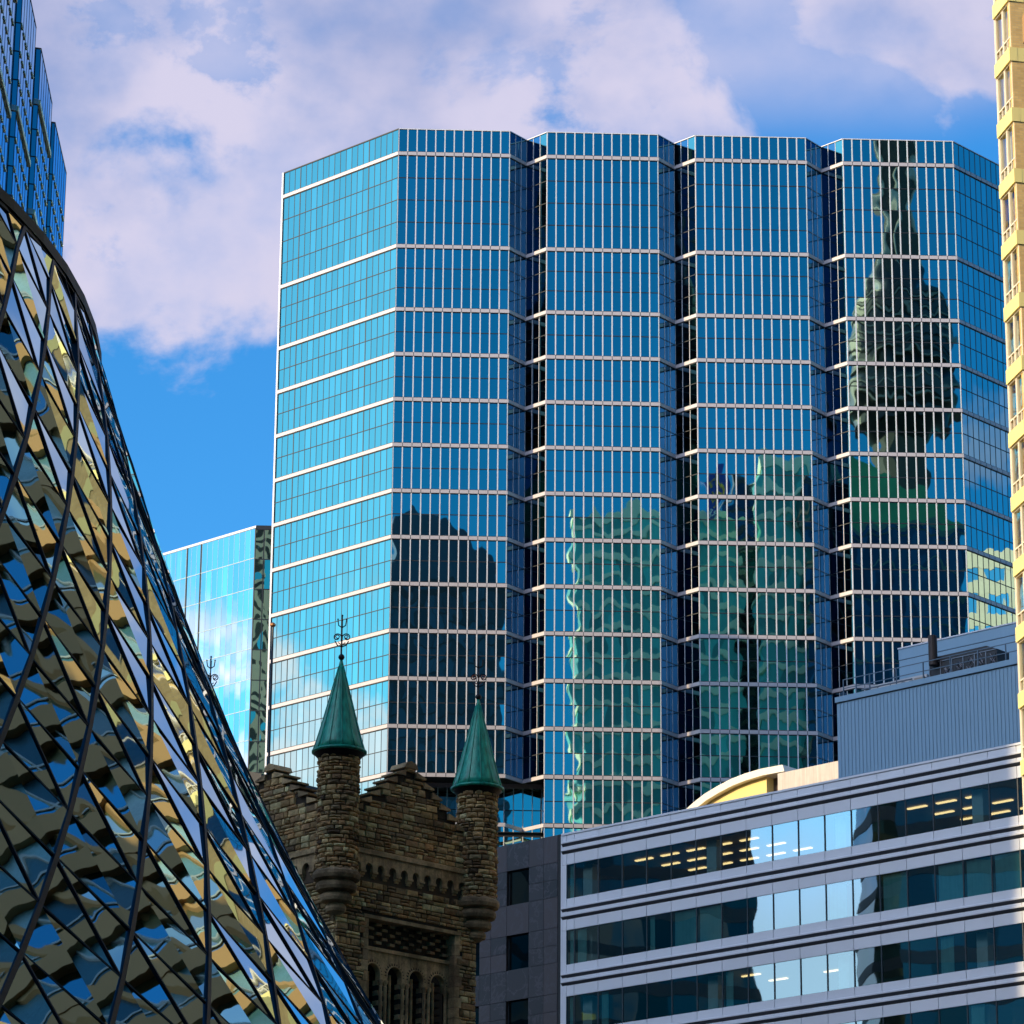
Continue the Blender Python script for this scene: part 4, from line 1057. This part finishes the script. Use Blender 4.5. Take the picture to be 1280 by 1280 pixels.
def beam(mb, A, B, wd, dp):
    """a bar on the skin with its own outward depth"""
    mid_ = (A + B) / 2; nrm = V((mid_.x - HC.x, mid_.y - HC.y, 0)).normalized(); nrm = (nrm + V((0, 0, .25))).normalized()
    d = (B - A).normalized(); s_ = d.cross(nrm).normalized() * (wd / 2); n_ = nrm * dp
    P = [A - s_ - n_ * 1.6, B - s_ - n_ * 1.6, B + s_ - n_ * 1.6, A + s_ - n_ * 1.6, A - s_ + n_, B - s_ + n_, B + s_ + n_, A + s_ + n_]
    mb.mesh(P, [(4, 5, 6, 7), (0, 1, 5, 4), (2, 3, 7, 6), (1, 2, 6, 5), (3, 0, 4, 7), (3, 2, 1, 0)], False)
for kind, nm, wd, dp in (((0,), 'rising_ribs', .10, .022), ((1, 2), 'falling_ribs', .034, .010)):
    mb = MB()
    for A, B, k in edges_h:
        if k in kind: beam(mb, A, B, wd, dp)
    mb.build(nm, H_FRAME, hall)
mb = MB(); mb.lathe((HC.x, HC.y), [(hr(z) - .45, z) for z in (GZ, 4, 8, 12, 16, 20, 24, 26.8)], 96); mb.build('inner_drum', SOFFIT, hall)
mb = MB(); mb.lathe((HC.x, HC.y), [(hr(26.8) + .03, 27.1), (hr(26.8) + .04, 26.86), (hr(26.8) - .2, 26.88), (6, 27.3)], 96); mb.build('hall_roof', H_FRAME, hall)

# ================================================================== BUILDINGS BEHIND AND BESIDE THE CAMERA (seen in the glass, some added for shade)
def mir(px, py, T, P=P0, n=FN):
    """where a ray reflected by the tower front has got to after path length T (metres of ground distance)"""
    d = ray(px, py); q = d * (P.dot(n) / d.dot(n)); r_ = d - n * (2 * d.dot(n)); l = sqrt(d.x ** 2 + d.y ** 2)
    done = sqrt(q.x ** 2 + q.y ** 2); rem = T - done
    return q + r_ * (rem / l)
GREEN_G = mirror_glass('green_glass', (.10, .34, .28), wave=.01, scale=.2, tilt=.02, var=.3)
GREEN_D = plain('green_glazing', (.07, .50, .40), .35, var=.35, vs=.05, island=.45)
PALEG = plain('pale_green_band', (.92, .98, .62), .5, var=.15, vs=.1)
DARKG = mirror_glass('dark_office_glass', (.03, .06, .08), wave=.02, scale=.2, tilt=.03, var=.4)
NAVY = plain('navy_glazing', (.012, .05, .08), .3, var=.5, vs=.04, island=.8)
BLACKB = plain('black_band', (.012, .016, .018), .4)
GREYC = plain('tower_concrete', (.07, .07, .055), .85, var=.15, vs=.05)
MP = P0
def mbox(name, label, pxa, pxb, pytop, T, depth, glass, band, **k):
    a = mir(pxa, pytop, T, MP); b = mir(pxb, pytop, T, MP)
    return office(name, label, min(a.x, b.x), max(a.x, b.x), min(a.y, b.y) - depth, min(a.y, b.y), (a.z + b.z) / 2, glass, band, **k)
mbox('green_office_tower', 'green glass tower with pale storey stripes, mirrored in the second bay', 721, 925, 638, 810, 8, GREEN_D, PALEG, fl=6.0, bh=1.5, pw=3, off=.3)
mbox('crested_green_tower', 'taller green glass tower beside a dark gap, mirrored in the third bay', 948, 1008, 575, 800, 8, GREEN_D, PALEG, fl=6.0, bh=1.5, pw=3, off=.3)
mbox('black_office_tower', 'black glass tower mirrored between the third and fourth bays', 1008, 1052, 600, 790, 30, DARKG, BLACKB, fl=4, bh=.8)
mbox('narrow_black_tower', 'narrow black tower filling the gap between the two green towers', 915, 960, 604, 835, 10, DARKG, BLACKB, fl=4, bh=.8)
mbox('dark_glass_tower', 'near black glass block mirrored low in the fourth bay', 1052, 1215, 655, 775, 20, DARKG, plain('dim_green_band', (.03, .10, .08), .5, island=.5), fl=7, bh=.5)
mbox('navy_glass_tower', 'dark navy glass tower mirrored low in the first bay', 478, 634, 735, 765, 30, NAVY, BLACKB, fl=4, bh=.5, mull=BLACKB)
MP = CP
mbox('bronze_office_tower', 'tan stone office tower mirrored in the far bronze strip', 300, 352, 560, 900, 30, plain('bronze_glazing', (.05, .045, .03), .3, island=.4), plain('tan_stone', (.95, .84, .58), .8), fl=4, bh=2.0, mull=plain('tan_pier', (.95, .82, .56), .8), mw=2.2, pw=4.4)
# stepped crown of the navy tower
cp_ = [mir(x_, y_, 768) for x_, y_ in ((484, 760), (484, 641), (556, 641), (578, 662), (606, 692), (634, 734), (634, 760))]
mb = MB(); mb.frame((0, cp_[0].y, 0), (1, 0, 0), (0, 1, 0)); mb.prism([(q.x, q.z) for q in cp_], -22, 0)
crn = mb.build('navy_tower_crown', NAVY); tag(crn, 'dark navy tower top with one long sloping shoulder, mirrored in the first bay', 'building')
# shield sign on the green tower
sa = mir(876, 592, 809); sb = mir(906, 650, 809)
sg = thing('shield_sign', 'blue and gold shield sign high on the green tower mirrored in the third bay', 'sign', (0.5 * (sa.x + sb.x), sa.y + .6, .5 * (sa.z + sb.z)))
sx0, sx1 = min(sa.x, sb.x), max(sa.x, sb.x); sz0, sz1 = min(sa.z, sb.z), max(sa.z, sb.z)
mb = MB((0, sa.y, 0), (-1, 0, 0)); wS = sx1 - sx0; hS = sz1 - sz0
# frame: along = -x, outward = +y
mb.frame((sx1, sa.y + .4, 0), (-1, 0, 0), (0, 1, 0))
sh = [(0, sz0 + hS * .25), (wS * .25, sz0 + hS * .05), (wS * .5, sz0), (wS * .75, sz0 + hS * .05), (wS, sz0 + hS * .25), (wS, sz1), (0, sz1)]
mb.prism(sh, 0, .8); mb.build('blue_plate', plain('sign_blue', (.01, .04, .30), .4), sg)
mb = MB(); mb.frame((sx1, sa.y + 1.25, 0), (-1, 0, 0), (0, 1, 0))
def sp_(u_, z_): return mb.L((wS * u_, sz0 + hS * z_, 0))
mb.tube([sp_(.25, .5), sp_(.3, .75), sp_(.5, .85), sp_(.62, .7), sp_(.5, .55), sp_(.62, .42), sp_(.8, .5)], wS * .06, 6); mb.tube([sp_(.45, .6), sp_(.3, .4), sp_(.4, .3)], wS * .05, 6); mb.tube([sp_(.66, .78), sp_(.85, .85), sp_(.85, .65)], wS * .04, 6)
mb.build('gold_emblem', plain('sign_gold', (.75, .45, .03), .4), sg)
tx = bpy.data.curves.new('sign_letters', 'FONT'); tx.body = 'RBC'; tx.size = hS * .22; tx.extrude = .1; tx.align_x = 'CENTER'
tx.materials.append(plain('sign_white', (.85, .85, .85), .5)); tmp = bpy.data.objects.new('letters_tmp', tx)
tme = bpy.data.meshes.new_from_object(tmp); bpy.data.objects.remove(tmp)
to = bpy.data.objects.new('sign_letters', tme); COL.objects.link(to)
to.parent = sg; to.location = (0, .85 + .1, -hS * .42); to.rotation_euler = (pi / 2, 0, pi)
# tall concrete observation tower with pod and mast
cA = mir(1122, 450, 1010)
zpod = cA.z; obs = thing('observation_tower', 'very tall concrete tower with round pod, mirrored in the fourth bay', 'tower', (cA.x, cA.y, GZ))
mb = MB(); mb.lathe((cA.x, cA.y), [(22, GZ), (14, 80), (9, 220), (7.5, zpod - 20), (7, zpod), (5.2, zpod + 50), (4.2, zpod + 95)], 12); mb.build('shaft', GREYC, obs)
mb = MB(); mb.lathe((cA.x, cA.y), [(7, zpod - 26), (12, zpod - 22), (17, zpod - 15), (17.5, zpod - 9), (13.5, zpod - 4), (15.5, zpod), (15.8, zpod + 4), (14.5, zpod + 6), (15, zpod + 9), (14, zpod + 11), (14, zpod + 14), (12, zpod + 16), (12, zpod + 19), (8, zpod + 21), (7, zpod + 28), (5, zpod + 30)], 40); mb.build('pod', plain('pod_shell', (.015, .026, .026), .35, metal=.0), obs)
mb = MB(); mb.mat(BLACKB)
for z_, r_ in ((-20.5, 14.2), (-1.8, 15.2), (2, 16.2), (5, 15.4), (8, 15.3), (12.4, 14.4), (17.5, 12.4), (20.2, 9.5)): mb.lathe((cA.x, cA.y), [(r_, zpod + z_ - .8), (r_ + .1, zpod + z_ + .8)], 40)
mb.mat(plain('pod_pale_ring', (.26, .25, .20), .6))
for z_, r_ in ((-17, 16.9), (-11, 17.9), (-3.2, 15.4), (3.6, 16.3), (6.6, 15.4), (10.6, 14.9), (15, 13.9)): mb.lathe((cA.x, cA.y), [(r_, zpod + z_ - .35), (r_ + .1, zpod + z_ + .35)], 40)
mb.build('pod_rings', None, obs)
mb = MB(); mb.mat(plain('pale_lift_glass', (.55, .50, .38), .5))
for a_i in (20, 95, 140): mb.tube([(cA.x + 6.4 * cos(R(a_i)), cA.y + 6.4 * sin(R(a_i)), zpod + 28), (cA.x + 4.6 * cos(R(a_i + 8)), cA.y + 4.6 * sin(R(a_i + 8)), zpod + 94)], .7, 6)
mb.build('pale_ribs', None, obs)
mb = MB(); mb.lathe((cA.x, cA.y), [(4.2, zpod + 95), (7, zpod + 100), (7, zpod + 106), (3, zpod + 110), (2, zpod + 180), (1, zpod + 215)], 16); mb.build('mast', GREYC, obs)
# green pitched roof below the pod
g1, g2 = mir(1052, 560, 800), mir(1210, 645, 800)
mb = MB(); mb.frame((0, g1.y, 0), (1, 0, 0), (0, 1, 0)); xl, xr_ = sorted((g1.x, g2.x)); zl, zr_ = (g1.z, g2.z) if g1.x < g2.x else (g2.z, g1.z)
mb.prism([(xl, GZ), (xr_, GZ), (xr_, zr_), (xl, zl)], -20, 0)
gro = mb.build('sloped_green_tower', plain('deep_green_roof', (.05, .36, .12), .4, var=.5, vs=.08)); tag(gro, 'deep green sloped top building mirrored below the round pod', 'building')
# east side: tan block mirrored in the right flank of the tower
RN = V((RD.y, -RD.x, 0))
te = mir(1212, 694, 520, RC, RN); te2 = mir(1262, 700, 520, RC, RN)
office('tan_east_block', 'tan stone block with cyan windows mirrored low in the right flank', te.x, te.x + 25, min(te.y, te2.y) - 14, max(te.y, te2.y) + 4, te.z, CY_GLASS, plain('tan_stone_east', (.70, .60, .48), .8), fl=5, bh=2.0, mull=plain('tan_pier_east', (.66, .56, .45), .8), mw=1.5, pw=4)
# west side: unseen towers placed to shade the church and the striped block
DKB = mirror_glass('west_glass', (.05, .085, .08), wave=.03, scale=.2, tilt=.03, var=.4); DKC = plain('west_concrete', (.16, .16, .14), .7, island=.3)
CP_ = V((-5, 143, 0)); SH = V((sin(SUN_AZ), cos(SUN_AZ), 0))
rotS = math.degrees(atan2(SH.y, SH.x)) + 90
def blocker(name, label, s_mid, half, t_, zneed, about):
    """an unseen shade tower of half width 'half' placed t_ metres towards the sun from 'about'"""
    c = about + SH * t_; h = zneed + tan(SUN_EL) * t_
    return office(name, label, c.x - half, c.x + half, c.y - 10, c.y + 10, h, DKB, DKC, fl=4, bh=1.3, pw=3, rot=rotS)
perp = V((-SH.y, SH.x, 0))
def svals(p): return p.dot(perp)
blocker('west_shade_tower', 'unseen dark office tower placed west of the church to shade it', 0, 19, 118, 41, V((-6.5, 136, 0)) - perp * 0)
blocker('west_shade_slab', 'unseen dark office slab placed west of the striped office block to shade it', 0, 22, 135, 62, V((13.5, 210.5, 0)))
office('pale_west_tower', 'dark office tower reflected in the left windows of the striped block', -158, -146, 181, 216, 100, DKB, DKC, fl=4, bh=1.3, pw=3)
office('slim_west_tower', 'dark office tower reflected in the right windows of the striped block', -160, -150, 148, 168, 100, DKB, DKC, fl=4, bh=1.3, pw=3)
# south-east: brick office seen in the concert hall glass
BRWN = palette('brown_cladding', [(.17, .125, .075), (.20, .15, .09), (.15, .11, .07)], bump=.0, dirt=.15)
GOLDB = plain('golden_stone', (.62, .42, .17), .8, var=.1)
TEALW = mirror_glass('teal_window', (.22, .42, .48), wave=.01, scale=.3, tilt=.05, var=.5)
BST = plain('tawny_stone', (.46, .27, .10), .8, var=.12, vs=.3)
TEALP = palette('teal_panes', [(.01, .05, .07), (.05, .16, .20), (.20, .42, .46), (.02, .09, .12), (.36, .58, .60), (.04, .13, .16)], rough=.25, bump=0, dirt=.1)
SKYW = mirror_glass('sky_windows', (.30, .58, .62), wave=.02, scale=.3, tilt=.12, var=.6)
TFRAME = plain('grey_green_frame', (.40, .45, .42), .5)
def plan_office(name, label, plan, h, glass, band, fl, bh, pw, mw, off=.35):
    cx = sum(q[0] for q in plan) / len(plan); cy = sum(q[1] for q in plan) / len(plan)
    t = thing(name, label, 'office building', (cx, cy, GZ)); gl = MB(); st_ = MB(); wf = MB()
    c = [V((q[0], q[1], 0)) for q in plan]
    for i in range(len(c)):
        A, B = c[i], c[(i + 1) % len(c)]; e = (B - A).normalized(); Lh = (B - A).length; n = max(1, round(Lh / pw)); p_ = Lh / n
        gl.frame(A, e); st_.frame(A, e); z = GZ; k = 0
        while z < h - .5:
            z2 = min(h, z + fl)
            for j in range(n):
                for w_ in range(2):
                    gl.mat(SKYW if rh.random() < .5 else glass); gl.face([(j * p_ + w_ * p_ / 2, z, 0), (j * p_ + (w_ + 1) * p_ / 2, z, 0), (j * p_ + (w_ + 1) * p_ / 2, z2, 0), (j * p_ + w_ * p_ / 2, z2, 0)])
            st_.box(-off, Lh + off, z, min(z + bh, h), .002, off + .02, back=False)
            wf.frame(A, e)
            wf.box(0, Lh, z + bh + .75, z + bh + .87, .003, .06, back=False)
            for j in range(n): wf.box((j + .5) * p_ - .06, (j + .5) * p_ + .06, z + bh, z2, .002, .08, back=False)
            for j in range(n + 1):
                ww = mw * (2.4 if j % 4 == 0 else 1); st_.box(max(-.01, j * p_ - ww / 2), min(Lh + .01, j * p_ + ww / 2), z + bh, z2, .001, off * (.9 if j % 4 == 0 else .5), back=False)
            z = z2
        st_.box(-off, Lh + off, h, h + 1.2, -.3, off + .2, back=False)
    wf.build('window_frames', TFRAME, t)
    gl.build('glazing', None, t); st_.build('stone_grid', band, t)
    rf = MB(); rf.plan([(q.x, q.y) for q in c], h - .3, h - .05); rf.build('roof', DARK_M, t)
    return t
plan_office('tawny_office', 'tall tawny stone office block with teal windows, mirrored in the concert hall glass', [(23.6, 152), (27, 95), (47, 62), (84, 78), (60, 122), (32, 152)], 88, TEALP, BST, 4.4, 1.35, 4.4, .40)
plan_office('street_office', 'lower tawny office block nearer the street, mirrored in the concert hall glass', [(44, 50), (48, 8), (84, 8), (84, 52)], 70, TEALP, BST, 4.4, 1.35, 4.4, .40)
blocker('sw_shade_tower', 'unseen dark tower added for shade south west of the concert hall, the wider of two', 0, 34, 130, 78, V((42, 87, 0)) + perp * 26)  # unseen pair added to shade the tawny office, with a sunlit gap between
blocker('narrow_sw_shade_tower', 'unseen narrow dark tower added for shade beside the wide one south west of the concert hall', 0, 18, 130, 76, V((42, 87, 0)) - perp * 34)
